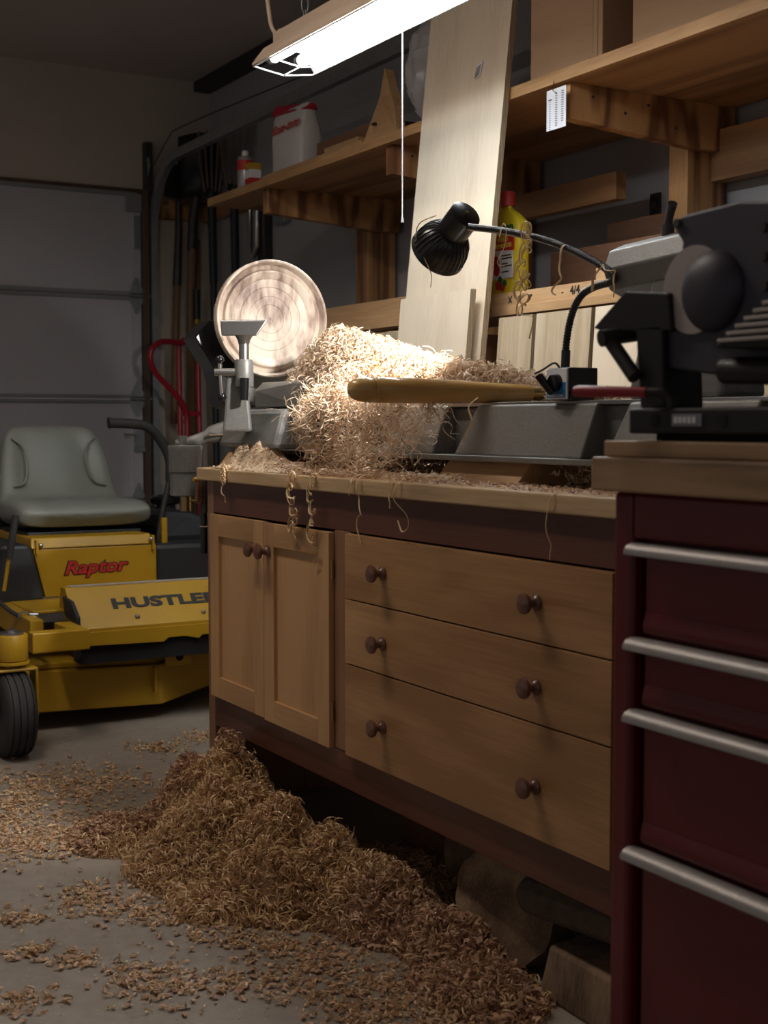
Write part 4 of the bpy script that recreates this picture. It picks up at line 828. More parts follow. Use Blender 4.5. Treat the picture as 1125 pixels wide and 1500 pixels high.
# seat
st = []
path = [(4.365, .600, .40, .050), (4.375, .612, .455, .078), (4.44, .622, .47, .092), (4.55, .614, .47, .095), (4.645, .612, .455, .095), (4.70, .640, .43, .095), (4.735, .70, .415, .090), (4.765, .77, .395, .085), (4.79, .84, .365, .078), (4.806, .885, .325, .064), (4.815, .908, .265, .036)]
P2 = [Vector((0, p[0], p[1])) for p in path]; vs = []; fs = []; n_ = 26
for i, (yy, zz, wd, th_) in enumerate(path):
    T_ = (P2[min(i+1, len(P2)-1)]-P2[max(i-1, 0)]).normalized(); nn = Vector((0, -T_.z, T_.y))
    for k in range(n_):
        a = 2*PI*k/n_; c, s_ = math.cos(a), math.sin(a)
        ux = math.copysign(abs(c)**0.55, c); uy = math.copysign(abs(s_)**0.55, s_)
        off = 0.0
        if s_ > 0:
            q = abs(ux); back = 1.0 if 4.70 < yy < 4.80 else 0.35
            off = 0.020*back*max(0, (q-0.55)/0.45)*(1-0.6*max(0, q-0.9)/0.1)
            if 4.71 < yy < 4.80 and 0.5 < q < 0.66: off -= 0.014
        vs.append(Vector((1.405+ux*wd/2, yy, zz))+nn*(uy*th_/2+off))
for i in range(len(path)-1):
    for k in range(n_): fs.append((i*n_+k, (i+1)*n_+k, (i+1)*n_+(k+1) % n_, i*n_+(k+1) % n_))
fs += [list(range(n_)), [(len(path)-1)*n_+k for k in range(n_)][::-1]]
se = MB().add(vs, fs).build('seat', 'vinyl', mw, smooth=True, sub=2)
for s_ in (-1, 1):
    MB().tube(smoothpath([(1.405+s_*.150, 4.752, .868), (1.405+s_*.112, 4.728, .835), (1.405+s_*.108, 4.706, .77), (1.405+s_*.125, 4.682, .715), (1.405+s_*.165, 4.672, .700)]), 0.004, 8).build('seat_piping', 'vinyl', se, smooth=True)
MB().box(1.21, 1.60, 4.40, 4.74, .545, .562).build('seat_pan', 'mower_black', mw, bevel=0.004)
MB().hexa([(1.185, 4.27, .520), (1.595, 4.27, .520), (1.595, 4.72, .520), (1.185, 4.72, .520), (1.19, 4.29, .553), (1.59, 4.29, .553), (1.59, 4.72, .553), (1.19, 4.72, .553)]).build('seat_box_top', 'yellow', mw, bevel=0.004)
pn = MB().prism([(1.192, 4.275, .518), (1.607, 4.275, .518), (1.607, 4.275, .36), (1.230, 4.275, .36)], (0, 0.45, 0)).build('seat_box', 'yellow', mw, bevel=0.004)
def fit_text(name, s, wd, size, mt, parent, org, right, up, bold, shear, lift):
    o = text(name, s, size, mt, parent, Vector(org)+Vector(right).normalized().cross(Vector(up).normalized())*lift, right, up, bold, shear)
    r = Vector(right).normalized(); q = [v.co.dot(r) for v in o.data.vertices]; k = wd/(max(q)-min(q)); c = (max(q)+min(q))/2
    tgt = (Vector(org)-wloc(parent)).dot(r)
    for v in o.data.vertices: v.co += r*((v.co.dot(r)-c)*k+tgt-v.co.dot(r))
    return o
fit_text('name_outline', 'Raptor', .222, .060, 'blacktext', pn, (1.400, 4.2735, .452), (1, 0, 0.02), (0, 0, 1), 0.0036, 0.25, 0.0)
fit_text('name_letters', 'Raptor', .212, .060, 'redtext', pn, (1.400, 4.2735, .452), (1, 0, 0.02), (0, 0, 1), 0.0012, 0.25, 0.0012)
bolt = mesh_of(MB().lathe([(0.008, 0), (0.008, 0.003), (0.006, 0.006), (0.002, 0.0075)], (0, 0, 0), (0, -1, 0), 14), 'machined')
for (xx, yy, zz) in ((1.325, 4.275, .373), (1.20, 4.285, .53), (1.215, 4.268, .53), (1.585, 4.268, .535)): inst('bolt', bolt, mw, (xx, yy, zz))
for xx in (1.203, 1.592): MB().box(xx-.004, xx+.004, 4.262, 4.29, .500, .548).build('seat_tab', 'yellow', mw, bevel=0.001)
# floor pan, frame, foot rest
MB().box(1.11, 1.80, 4.00, 4.274, .348, .358).build('floor_pan', 'yellow', mw, bevel=0.003)
MB().hexa([(1.075, 3.90, .27), (1.115, 3.90, .27), (1.115, 4.75, .30), (1.075, 4.75, .30), (1.075, 3.90, .345), (1.115, 3.90, .345), (1.115, 4.75, .372), (1.075, 4.75, .372)]).build('frame_rail', 'yellow', mw, bevel=0.003)
MB().box(1.74, 1.78, 3.95, 4.75, .27, .345).build('frame_rail', 'yellow', mw, bevel=0.003)
fr = MB().prism([(1.205, 3.985, .424), (1.205, 4.030, .424), (1.205, 4.045, .36), (1.205, 3.90, .300), (1.205, 3.872, .300), (1.205, 3.872, .312)], (0.60, 0, 0)).build('foot_rest', 'yellow', mw, bevel=0.002)
MB().box(1.225, 1.80, 3.988, 4.028, .4245, .4265).build('grip_strip', 'vent', fr)
up_ = Vector((0, .113, .112)).normalized()
fit_text('name_letters', 'HUSTLER', .355, .052, 'blacktext', fr, (1.512, 3.932, .3716), (1, 0, 0), up_, 0.0022, 0.0, 0.0015)
for xx in (1.40, 1.615): inst('bolt', bolt, fr, (xx, 3.893, .335))
MB().prism([(1.225, 3.868, .302), (1.80, 3.868, .302), (1.80, 3.868, .258), (1.665, 3.868, .258), (1.655, 3.868, .268), (1.60, 3.868, .268), (1.59, 3.868, .258), (1.545, 3.868, .268), (1.49, 3.868, .268), (1.475, 3.868, .256), (1.225, 3.868, .262)], (0, 0.010, 0)).build('front_strip', 'yellow', mw, bevel=0.001)
MB().box(1.222, 1.80, 3.882, 3.96, .205, .270).build('bumper_recess', 'void', mw)
MB().prism([(1.197, y, z) for y, z in [(3.985, .400), (3.905, .392), (3.845, .352), (3.845, .235), (3.875, .222), (3.89, .23), (3.89, .335), (3.965, .345)]], (0.012, 0, 0)).build('bracket_plate', 'mower_black', mw, bevel=0.002)
MB().box(1.03, 1.195, 3.715, 3.765, .278, .336).build('caster_arm', 'yellow', mw, bevel=0.004)
MB().box(1.145, 1.195, 3.7655, 3.90, .278, .336).build('caster_arm', 'yellow', mw, bevel=0.004)
tyre = mesh_of(MB().lathe([(0.045, -0.040), (0.10, -0.043), (0.112, -0.037), (0.1165, -0.030), (0.1130, -0.029), (0.1130, -0.026), (0.1175, -0.025), (0.1175, -0.012), (0.1135, -0.011), (0.1135, -0.008), (0.118, -0.007), (0.118, 0.007), (0.1135, 0.008), (0.1135, 0.011), (0.1175, 0.012), (0.1175, 0.025), (0.1130, 0.026), (0.1130, 0.029), (0.1165, 0.030), (0.112, 0.037), (0.10, 0.043), (0.045, 0.040)], (0, 0, 0), (1, 0, 0), 40), 'rubber')
for xx in (0.972, 1.855):
    cs = MB().lathe([(0.042, .268), (0.044, .271), (0.044, .336), (0.042, .339)], (xx, 3.715, 0), (0, 0, 1), 28).build('caster_boss', 'yellow', mw, smooth=True)
    MB().lathe([(0.048, .258), (0.048, .265), (0.03, .267)], (xx, 3.715, 0), (0, 0, 1), 24).build('boss_flange', 'yellow', cs, smooth=True)
    MB().lathe([(0.033, .339), (0.033, .345), (0.012, .346), (0.012, .352), (0.008, .354)], (xx, 3.715, 0), (0, 0, 1), 20).build('pivot_nut', 'machined', cs, smooth=True)
    MB().prism([(xx-.064, 3.68, .11), (xx-.064, 3.68, .247), (xx+.064, 3.68, .247), (xx+.064, 3.68, .11), (xx+.057, 3.68, .11), (xx+.057, 3.68, .239), (xx-.057, 3.68, .239), (xx-.057, 3.68, .11)], (0, 0.07, 0)).build('caster_fork', 'yellow', mw, bevel=0.003)
    MB().cyl((xx, 3.715, .247), (xx, 3.715, .259), 0.02, n=16).build('fork_stem', 'yellow', cs, smooth=True)
    inst('caster_tyre', tyre, mw, (xx, 3.715, 0.118))
    MB().cyl((xx-.066, 3.715, .118), (xx+.066, 3.715, .118), 0.009, n=12).build('axle', 'machined', mw, smooth=True)
# cutting deck
MB().prism([(1.07, 3.955, .060), (1.50, 3.955, .045), (1.95, 4.27, .062), (1.95, 4.80, .06), (0.93, 4.80, .06), (0.93, 4.22, .06)], (0, 0, .125)).build('cutting_deck', 'yellow', mw, bevel=0.004)
MB().prism([(1.09, 3.975, .185), (1.49, 3.975, .170), (1.92, 4.28, .187), (1.92, 4.78, .185), (0.96, 4.78, .185), (0.96, 4.24, .185)], (0, 0, .022)).build('deck_top', 'yellow', mw, bevel=0.006)
MB().prism([(1.50, 3.92, .225), (1.585, 3.92, .225), (1.585, 3.92, .172), (1.575, 3.92, .168), (1.52, 3.92, .168), (1.50, 3.92, .172)], (0, .012, 0)).build('lift_bracket', 'yellow', mw, bevel=0.002)
MB().cyl((1.545, 3.917, .195), (1.545, 3.923, .195), 0.012, n=14).build('bracket_hole', 'void', mw)
MB().box(1.468, 1.474, 3.93, 3.956, .09, .165).build('deck_rib', 'yellow', mw)
# side pods, tank, engine
MB().prism([(0.93, 4.26, .33), (1.225, 4.26, .355), (1.188, 4.26, .515), (1.175, 4.26, .535), (0.93, 4.26, .54)], (0, 0.7, 0)).build('side_pod', 'mower_black', mw, bevel=0.012)
tk = MB().prism([(1.612, 4.30, .30), (1.95, 4.30, .30), (1.955, 4.30, .44), (1.93, 4.30, .50), (1.88, 4.30, .515), (1.612, 4.30, .515)], (0, 0.75, 0)).build('fuel_tank', 'mower_black', mw, bevel=0.018)
MB().prism([(1.68, 4.42, .51), (1.90, 4.42, .51), (1.88, 4.44, .575), (1.80, 4.44, .61), (1.68, 4.44, .62)], (0, 0.6, 0)).build('tank_shoulder', 'mower_black', tk, bevel=0.02)
MB().lathe([(0.045, 0), (0.056, 0.006), (0.058, 0.022), (0.053, 0.030), (0.035, 0.034), (0.034, 0.030), (0.01, 0.031)], (1.79, 4.66, .625), (0, 0, 1), 28).build('fuel_cap', 'gloss_black', tk, smooth=True)
MB().lathe([(0.035, -0.02), (0.035, 0.004)], (1.79, 4.66, .622), (0, 0, 1), 24).build('filler_neck', 'mower_black', tk, smooth=True)
MB().box(1.15, 1.66, 4.82, 5.35, .30, .62).build('engine_cover', 'mower_black', mw, bevel=0.03)
for xx in (1.02, 1.83): MB().lathe([(0.09, -0.10), (0.22, -0.105), (0.245, -0.09), (0.255, -0.05), (0.255, 0.05), (0.245, 0.09), (0.22, 0.105), (0.09, 0.10)], (xx, 5.10, 0.256), (1, 0, 0), 40).build('rear_tyre', 'rubber', mw, smooth=True)
# control levers
ll = MB().tube(smoothpath([(1.66, 4.42, .40), (1.672, 4.42, .55), (1.70, 4.42, .68), (1.715, 4.42, .74)], 5), 0.010, 12).build('control_lever', 'steel_dark', mw, smooth=True)
MB().tube(smoothpath([(1.714, 4.42, .72), (1.71, 4.415, .80), (1.672, 4.41, .868), (1.625, 4.40, .908), (1.57, 4.40, .918), (1.50, 4.40, .921), (1.488, 4.40, .921)], 6), [0.017]*31+[0.019]*5+[0.010], 14).build('lever_grip', 'rubber', ll, smooth=True)
MB().box(1.648, 1.668, 4.33, 4.345, .50, .60).build('lever_post', 'yellow', mw, bevel=0.002)
pb = MB().tube([(1.078, 4.20, .40), (1.095, 4.20, .50)], 0.006, 10).build('deck_lift_lever', 'yellow', mw, smooth=True)
MB().tube([(1.095, 4.20, .50), (1.108, 4.20, .57), (1.118, 4.20, .635)], [0.011, 0.012, 0.010], 12).build('lever_grip', 'rubber', pb, smooth=True)
MB().tube([(1.02, 4.15, .40), (1.06, 4.05, .355), (1.09, 4.00, .335)], 0.007, 10).build('linkage', 'steel_dark', mw, smooth=True)
MB().tube([(1.085+.014*math.cos(a), 4.00, .345+.014*math.sin(a)) for a in [i*2*PI/14 for i in range(15)]], 0.0035, 8, caps=False).build('linkage_eye', 'machined', mw, smooth=True)
MB().cyl((1.10, 4.0, .348), (1.125, 4.0, .346), 0.008, n=12).build('linkage_bolt', 'machined', mw, smooth=True)

# ------------------------------------------------------------------ log blanks under the bench
def slab(label, c, ry, rz, th_, tilt, yaw, seed, name='log_slab'):
    r_ = random.Random(seed); b = MB(T=Matrix.Translation(c) @ Matrix.Rotation(yaw, 4, 'Z') @ Matrix.Rotation(tilt, 4, 'Y')); n = 26; f = []; k_ = []
    for k in range(n):
        a = 2*PI*k/n; q = 1+r_.uniform(-.035, .035); f.append((0, ry*math.cos(a)*q, max(-rz*.93, rz*math.sin(a)*q)))
    b.cur = 0; b.add([p for p in f]+[(th_, p[1], p[2]) for p in f], [list(range(n)), [n+k for k in range(n)][::-1]])
    b.cur = 1; b.add([p for p in f]+[(th_, p[1], p[2]) for p in f], [(k, (k+1) % n, n+(k+1) % n, n+k) for k in range(n)])
    return tag(b.build(name, ['endgrain', 'bark']), label, 'log')
slab('round bark-edged log slab leaning upright under the bench by the shavings', (1.315, 1.855, .098), .125, .098, .055, 0.22, 0.12, 1)
slab('dark round log slab standing behind the leaning slab in the shavings', (1.42, 2.10, .090), .10, .09, .06, 0.15, 0.0, 2)
tag(MB().tube([(1.33, 1.80, .135), (1.335, 1.78, .138), (1.36, 1.55, .150), (1.37, 1.42, .152)], [.035, .048, .050, .048], 14, flat=0.75).build('split_log', 'bark', smooth=False), 'rough split log lying on top of the sawn block under the bench', 'log')
tag(MB().hexa([(1.275, 1.42, 0), (1.47, 1.42, 0), (1.47, 1.70, 0), (1.285, 1.715, 0), (1.285, 1.42, .085), (1.47, 1.42, .095), (1.47, 1.70, .095), (1.30, 1.705, .082)]).build('sawn_block', 'log', bevel=0.006), 'sawn rough timber block on the floor beside the red tool chest', 'wood block')
tag(MB().box(1.50, 1.80, 2.15, 2.50, 0, .17).build('dark_crate', 'lumber_dk', bevel=0.003), 'dark wooden blank pushed far under the bench behind the shavings', 'wood block')
tag(MB().box(1.02, 1.26, 1.225, 1.52, 0, .02).build('floor_plank', 'cherry_y', bevel=0.003), 'reddish plank lying on the floor between chest and sawn block', 'board')

# ------------------------------------------------------------------ shavings
def curls(pos, r=(.006, .014), ln=(.01, .05), w=(.002, .004), turns=(.7, 2.4), segs=12, tilt=None, flatten=1.0, rng=RNG, long_down=None):
    """one ribbon coil for every position; returns vertices and quads"""
    n = len(pos); U = lambda a: rng.uniform(a[0], a[1], n)
    ax = rng.normal(size=(n, 3))
    if tilt is not None: ax = ax*np.array(tilt)
    ax /= np.linalg.norm(ax, axis=1)[:, None]+1e-9
    ref = rng.normal(size=(n, 3)); b_ = np.cross(ax, ref); b_ /= np.linalg.norm(b_, axis=1)[:, None]+1e-9; c_ = np.cross(ax, b_)
    t = np.linspace(0, 1, segs+1)[None, :]
    R0 = U(r)[:, None]; T0 = U(turns)[:, None]; L0 = U(ln)[:, None]; W0 = U(w)[:, None]; ph = rng.uniform(0, 6.28, (n, 1))
    ang = ph+2*PI*T0*t; rad = R0*(1+rng.uniform(-.5, .5, (n, 1))*(t-.5)*1.6)
    p = b_[:, None, :]*(rad*np.cos(ang))[..., None]+c_[:, None, :]*(rad*np.sin(ang))[..., None]+ax[:, None, :]*((t-.5)*L0)[..., None]
    bend = rng.normal(size=(n, 1, 3))*.35*L0[..., None]*(((t-.5)**2))[..., None]*2; p = p+bend
    p[..., 2] *= flatten
    taper = np.clip(np.minimum(t, 1-t)*6+.35, 0, 1)
    wd = (ax[:, None, :]*.9+.35*np.stack([np.cos(ang+.7), np.sin(ang), np.cos(ang)], -1))*(W0*taper/2)[..., None]
    p = p+pos[:, None, :]
    v = np.stack([p-wd, p+wd], axis=2).reshape(-1, 3)
    base = (np.arange(n)*(segs+1)*2)[:, None]+np.arange(segs)[None, :]*2
    f = np.stack([base, base+1, base+3, base+2], -1).reshape(-1, 4)
    return v, f
def flakes(pos, size=(.003, .012), rng=RNG, lift=.002):
    """small bent chips lying on a surface"""
    n = len(pos); s = rng.uniform(size[0], size[1], n)[:, None]; a = rng.uniform(0, 6.28, n)
    d = np.stack([np.cos(a), np.sin(a), rng.uniform(-.3, .3, n)], -1); e = np.stack([-np.sin(a), np.cos(a), rng.uniform(-.4, .4, n)], -1)*rng.uniform(.2, .6, (n, 1))
    up = np.zeros((n, 3)); up[:, 2] = rng.uniform(.1, .5, n)
    pts = [pos-d*s-e*s, pos-d*s+e*s, pos-e*s+up*s, pos+e*s+up*s, pos+d*s-e*s, pos+d*s+e*s]
    v = np.stack(pts, 1).reshape(-1, 3)
    b0 = np.arange(n)[:, None]*6
    f = np.concatenate([b0+np.array([[0, 1, 3, 2]]), b0+np.array([[2, 3, 5, 4]])], 0)
    return v, f
def stuff(name, parts, mats, label, cat, zmin=None, parent=None):
    V = np.concatenate([p[0] for p in parts]); off = 0; F = []; MI = []
    for v, f, mi in parts: F.append(f+off); MI.append(np.full(len(f), mi)); off += len(v)
    F = np.concatenate(F); MI = np.concatenate(MI)
    if zmin is not None:
        keep = V[F][:, :, 2].max(1) > zmin+.0002; F = F[keep]; MI = MI[keep]; V[:, 2] = np.maximum(V[:, 2], zmin)
    me = bpy.data.meshes.new(name)
    o0 = np.array([V[:, 0].mean(), V[:, 1].mean(), V[:, 2].min()])
    me.from_pydata((V-o0).tolist(), [], F.tolist())
    for q in mats: me.materials.append(M[q])
    me.polygons.foreach_set('material_index', MI.astype(np.int32)); me.polygons.foreach_set('use_smooth', np.ones(len(F), bool))
    me.update()
    o = bpy.data.objects.new(name, me); COL.objects.link(o); o.location = o0
    tag(o, label, cat); o['kind'] = 'stuff'
    return o
def grid_mesh(xs, ys, zf):
    X_, Y_ = np.meshgrid(xs, ys, indexing='ij'); Zv = zf(X_, Y_)
    v = np.stack([X_, Y_, Zv], -1).reshape(-1, 3); a, b = X_.shape
    i = (np.arange(a-1)[:, None]*b+np.arange(b-1)[None, :])
    f = np.stack([i, i+b, i+b+1, i+1], -1).reshape(-1, 4)
    return v, f
def lump(x, y): return .5+.25*np.sin(x*41+2*np.sin(y*23))+.25*np.sin(y*37+1.7*np.sin(x*29))

# heap on the lathe bed
RY = np.array([1.93, 2.00, 2.14, 2.33, 2.50, 2.62, 2.71, 2.79, 2.87, 2.93, 2.99])
RZ = np.array([.958, .982, 1.008, 1.050, 1.088, 1.112, 1.126, 1.108, 1.055, 1.000, .960])
def heap(n, shrink=1.0):
    y = RNG.uniform(1.95, 2.985, n); u = RNG.uniform(-1, 1, n)
    zr = np.interp(y, RY, RZ); wide = np.interp(y, [1.93, 2.2, 2.45, 2.70, 2.99], [.03, .05, .15, .085, .04])
    x = np.interp(y, [1.93, 2.15, 2.36, 2.99], [1.565, 1.555, 1.455, 1.455])+np.where(u < 0, wide, .10)*u
    z = .955+(zr-.955)*(1-np.abs(u)**1.7)*shrink
    return np.stack([x, y, z], -1)
def heap_grid():
    ys = np.linspace(1.94, 2.985, 60); us = np.linspace(-1, 1, 24); U_, Y_ = np.meshgrid(us, ys, indexing='ij')
    zr = np.interp(Y_, RY, RZ); wide = np.interp(Y_, [1.93, 2.2, 2.45, 2.70, 2.99], [.03, .05, .15, .085, .04])
    X_ = np.interp(Y_, [1.93, 2.15, 2.36, 2.99], [1.565, 1.555, 1.455, 1.455])+np.where(U_ < 0, wide, .10)*U_*.95; Z_ = .952+(zr-.955)*(1-np.abs(U_)**1.7)*.90+.004*np.sin(Y_*160+U_*30)
    v = np.stack([X_, Y_, Z_], -1).reshape(-1, 3); a, b = X_.shape
    i = (np.arange(a-1)[:, None]*b+np.arange(b-1)[None, :]); return v, np.stack([i, i+b, i+b+1, i+1], -1).reshape(-1, 4)
hp_ = heap(5200)
# curtain hanging over the front of the bed
n = 820
cy = np.clip(RNG.normal(2.38, .16, n), 2.06, 2.58); frac = RNG.uniform(0, 1, n)**1.2
zb = np.interp(cy, [2.05, 2.2, 2.35, 2.55, 2.66, 2.74], [.92, .86, .825, .84, .90, .945])
cz = .985-(.985-zb)*frac
cx = 1.325-.025*np.sin(frac*3)+RNG.normal(0, .012, n)
cpos = np.stack([cx, cy, cz], -1)
base = np.stack([RNG.uniform(1.262, 1.36, 420), RNG.uniform(2.02, 2.66, 420), np.full(420, .822)], -1)
a1 = curls(hp_+RNG.normal(0, .006, hp_.shape), r=(.0045, .0105), ln=(.004, .024), w=(.0019, .0032), turns=(.8, 2.3), segs=14)
a2 = curls(cpos, r=(.005, .011), ln=(.03, .095), w=(.0018, .0030), turns=(.8, 2.8), segs=20, tilt=(.45, .45, 2.0))
a3 = curls(base, r=(.004, .008), ln=(.01, .04), w=(.0018, .003), turns=(.6, 2), segs=10, flatten=.6)
hb = heap(1000); hb[:, 2] += .006
a4 = curls(hb, r=(.008, .0135), ln=(.003, .02), w=(.0018, .0028), turns=(.6, 1.5), segs=16)
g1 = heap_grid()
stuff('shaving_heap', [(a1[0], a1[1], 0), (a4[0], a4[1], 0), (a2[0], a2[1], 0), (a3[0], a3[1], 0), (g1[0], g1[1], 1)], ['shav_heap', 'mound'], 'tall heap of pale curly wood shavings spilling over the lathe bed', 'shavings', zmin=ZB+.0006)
# litter on the bench top, plus fill added under the bed to block light
n = 900
p1 = np.stack([np.clip(RNG.normal(1.315, .03, n), 1.256, 1.40), RNG.uniform(1.5, 3.02, n), np.full(n, ZB+.003)], -1)
p2 = np.stack([RNG.uniform(1.40, 1.62, 420), RNG.uniform(1.46, 1.86, 420), RNG.uniform(ZB+.006, .848, 420)], -1)
p3 = np.stack([RNG.uniform(1.256, 1.36, 1500), RNG.uniform(1.45, 3.0, 1500), np.full(1500, ZB+.0015)], -1)
k1 = curls(p1[:260], r=(.003, .006), ln=(.006, .025), w=(.0015, .003), turns=(.4, 1.6), segs=9, flatten=.5)
k2 = curls(p2, r=(.004, .008), ln=(.01, .05), w=(.002, .0035), turns=(.6, 2), segs=10)
p5 = np.stack([RNG.uniform(1.41, 1.60, 900), RNG.uniform(2.12, 2.96, 900), RNG.uniform(ZB+.004, .850, 900)], -1)  # curls of the added fill that keeps light out of the gap
k5 = curls(p5, r=(.004, .008), ln=(.01, .04), w=(.002, .0035), turns=(.6, 2), segs=9)
light_block = grid_mesh(np.linspace(1.44, 1.80, 20), np.linspace(2.11, 2.97, 60), lambda x, y: ZB+.030+.004*np.sin(y*90+x*70))  # mound sheet added under the bed to block light from behind
k3 = flakes(p3, (.001, .005)); k4 = flakes(p1, (.002, .006))
stuff('bench_litter_and_fill', [(k1[0], k1[1], 0), (k2[0], k2[1], 0), (k5[0], k5[1], 1), (light_block[0], light_block[1], 2), (k3[0], k3[1], 1), (k4[0], k4[1], 1)], ['shav_heap', 'shav_red', 'mound'], 'thin scatter of chips and curls along the bench top with light-blocking fill added under the bed', 'shavings', zmin=ZB+.0006)
# dust pile on the bench by the lathe foot
def dust(x, y):
    d = .062*np.exp(-((x-1.318)/.032)**2-((y-2.80)/.085)**2)+.045*np.exp(-((x-1.315)/.035)**2-((y-2.92)/.06)**2)+.022*np.exp(-((x-1.31)/.035)**2-((y-2.62)/.10)**2)
    return ZB-.001+d*(.85+.3*lump(x*2.3, y*2.3))
dg = grid_mesh(np.linspace(1.256, 1.40, 50), np.linspace(2.45, 3.03, 160), dust)
q = np.stack([np.clip(RNG.normal(1.312, .024, 1500), 1.258, 1.38), RNG.uniform(2.47, 3.0, 1500)], -1)
dz = dust(q[:, 0], q[:, 1]); dk = flakes(np.stack([q[:, 0], q[:, 1], dz+.001], -1), (.0012, .004))
stuff('sawdust_pile', [(dg[0], dg[1], 0), (dk[0], dk[1], 1)], ['sawdust', 'shav_red'], 'low pile of pale sawdust on the bench beside the lathe foot', 'sawdust', zmin=ZB+.0004)

# floor piles
PEAKS = [(1.19, 2.79, .195, .12, .15), (1.11, 2.56, .165, .14, .14), (1.15, 2.36, .15, .13, .15), (1.23, 2.16, .10, .09, .15), (1.26, 1.95, .065, .075, .15), (1.20, 1.76, .04, .09, .13), (.97, 2.83, .055, .10, .11), (.97, 2.34, .04, .06, .09), (1.38, 2.25, .05, .09, .20)]
def pile(x, y):
    s = 0
    for (cx_, cy_, h, sx, sy) in PEAKS:
        d = np.exp(-(((x-cx_)/sx)**2+((y-cy_)/sy)**2)**1.35*.75); s = np.maximum(s, h*d)+.18*np.minimum(s, h*d)
    s = s-.014
    return np.where(s > 0, s*(.78+.44*lump(x, y)), s)
fg = grid_mesh(np.linspace(.55, 1.60, 110), np.linspace(1.5, 3.25, 180), lambda x, y: pile(x, y)*.88-.004)
cand = np.stack([RNG.uniform(.55, 1.58, 60000), RNG.uniform(1.5, 3.25, 60000)], -1)
hz_ = pile(cand[:, 0], cand[:, 1]); cand = cand[hz_ > .002]; hz_ = hz_[hz_ > .002]
idx = RNG.permutation(len(cand))[:11500]; cand = cand[idx]; hz_ = hz_[idx]
fp_ = np.stack([cand[:, 0], cand[:, 1], hz_+RNG.uniform(-.008, .010, len(cand))], -1)
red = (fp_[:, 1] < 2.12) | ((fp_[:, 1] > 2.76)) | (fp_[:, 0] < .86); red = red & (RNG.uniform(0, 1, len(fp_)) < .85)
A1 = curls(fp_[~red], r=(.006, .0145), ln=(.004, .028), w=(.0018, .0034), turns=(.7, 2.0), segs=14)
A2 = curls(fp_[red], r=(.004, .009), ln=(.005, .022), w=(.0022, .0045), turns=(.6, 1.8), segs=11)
fl = flakes(fp_[::6]+np.array([0, 0, .004]), (.003, .011))
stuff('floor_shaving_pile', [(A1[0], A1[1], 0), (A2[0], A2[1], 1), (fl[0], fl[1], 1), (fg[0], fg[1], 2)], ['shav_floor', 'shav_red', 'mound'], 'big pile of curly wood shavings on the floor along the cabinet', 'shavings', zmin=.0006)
CL = [(0.95, 3.37, .14), (0.82, 3.04, .12), (0.77, 2.9, .10), (1.09, 3.29, .12), (1.0, 2.95, .10), (0.8, 2.53, .05), (0.97, 2.46, .07), (0.88, 2.34, .05), (0.82, 2.43, .05), (0.95, 2.2, .06), (0.66, 2.46, .04), (0.75, 2.11, .05), (0.78, 2.03, .06), (0.89, 2.0, .05), (0.97, 1.92, .06), (1.09, 1.88, .06), (1.06, 2.02, .06), (0.55, 2.1, .04), (0.99, 1.79, .06), (1.09, 1.76, .07), (1.2, 1.8, .08), (1.5, 3.66, .05), (1.35, 3.6, .06), (0.86, 3.28, .14), (0.85, 2.85, .08), (1.12, 1.65, .08), (.72, 3.0, .12), (.70, 3.2, .14), (.62, 2.30, .03), (.68, 2.22, .03), (1.0, 2.1, .05)]
pts = []; wts = []
for (cx_, cy_, s_) in CL: pts.append(np.stack([RNG.normal(cx_, s_*.75, int(3000*s_)), RNG.normal(cy_, s_*.75, int(3000*s_))], -1))
lit = np.concatenate(pts); ok = (lit[:, 0] < 1.24) | (lit[:, 1] > 3.1); lit = lit[ok]
lz = np.maximum(pile(lit[:, 0], lit[:, 1]), 0)
lit3 = np.stack([lit[:, 0], lit[:, 1], lz+.004], -1)
B1 = curls(lit3[::2], r=(.003, .008), ln=(.004, .02), w=(.0018, .004), turns=(.4, 1.5), segs=10, flatten=.6)
B2 = flakes(lit3[::2], (.002, .009)); B4 = flakes(lit3, (.001, .004))
sp = np.stack([RNG.uniform(.2, 1.25, 1800), RNG.uniform(1.5, 3.6, 1800), np.full(1800, .0012)], -1); B3 = flakes(sp, (.0008, .003))
stuff('floor_litter', [(B1[0], B1[1], 0), (B2[0], B2[1], 1), (B3[0], B3[1], 1), (B4[0], B4[1], 0)], ['shav_floor', 'shav_red'], 'loose chips and small curls scattered over the concrete floor', 'shavings', zmin=.0006)

# single long shavings that hang free
def strand(label, path, w_=.0058, amp=.006, turns=4, seed=0, grp=None, extra=0):
    P = smoothpath(path, 14); n = len(P); Q = []
    for i, p in enumerate(P):
        t = i/(n-1); a = 2*PI*turns*t+seed; env = math.sin(PI*min(1, t*1.05))*amp
        Q.append(p+Vector((math.cos(a)*env*.5-env*.5, math.sin(a)*env, math.cos(a*1.0)*env*.8)))
    mb = MB().tube(Q, [w_*.42*(1-.45*i/n) for i in range(n)], 6, flat=.4); r_ = random.Random(seed)
    for e in range(extra):
        i0, i1 = int(n*.04*e), int(n*r_.uniform(.55, .9)); k1, k2, ph = r_.uniform(5, 9), r_.uniform(.7, 1.4), r_.uniform(0, 6)
        Q2 = [P[i]+Vector((-.004-.003*e, math.sin(k1*6.28*i/n+ph)*amp*k2*min(1, (i-i0)/8), math.cos(k1*6.28*i/n+ph)*amp*k2*min(1, (i-i0)/8))) for i in range(i0, i1)]
        mb.tube(Q2, w_*.32, 6, flat=.4)
    o = mb.build('wood_shaving', 'strand', smooth=True)
    return tag(o, label, 'shaving', grp)
E1 = 1.2475
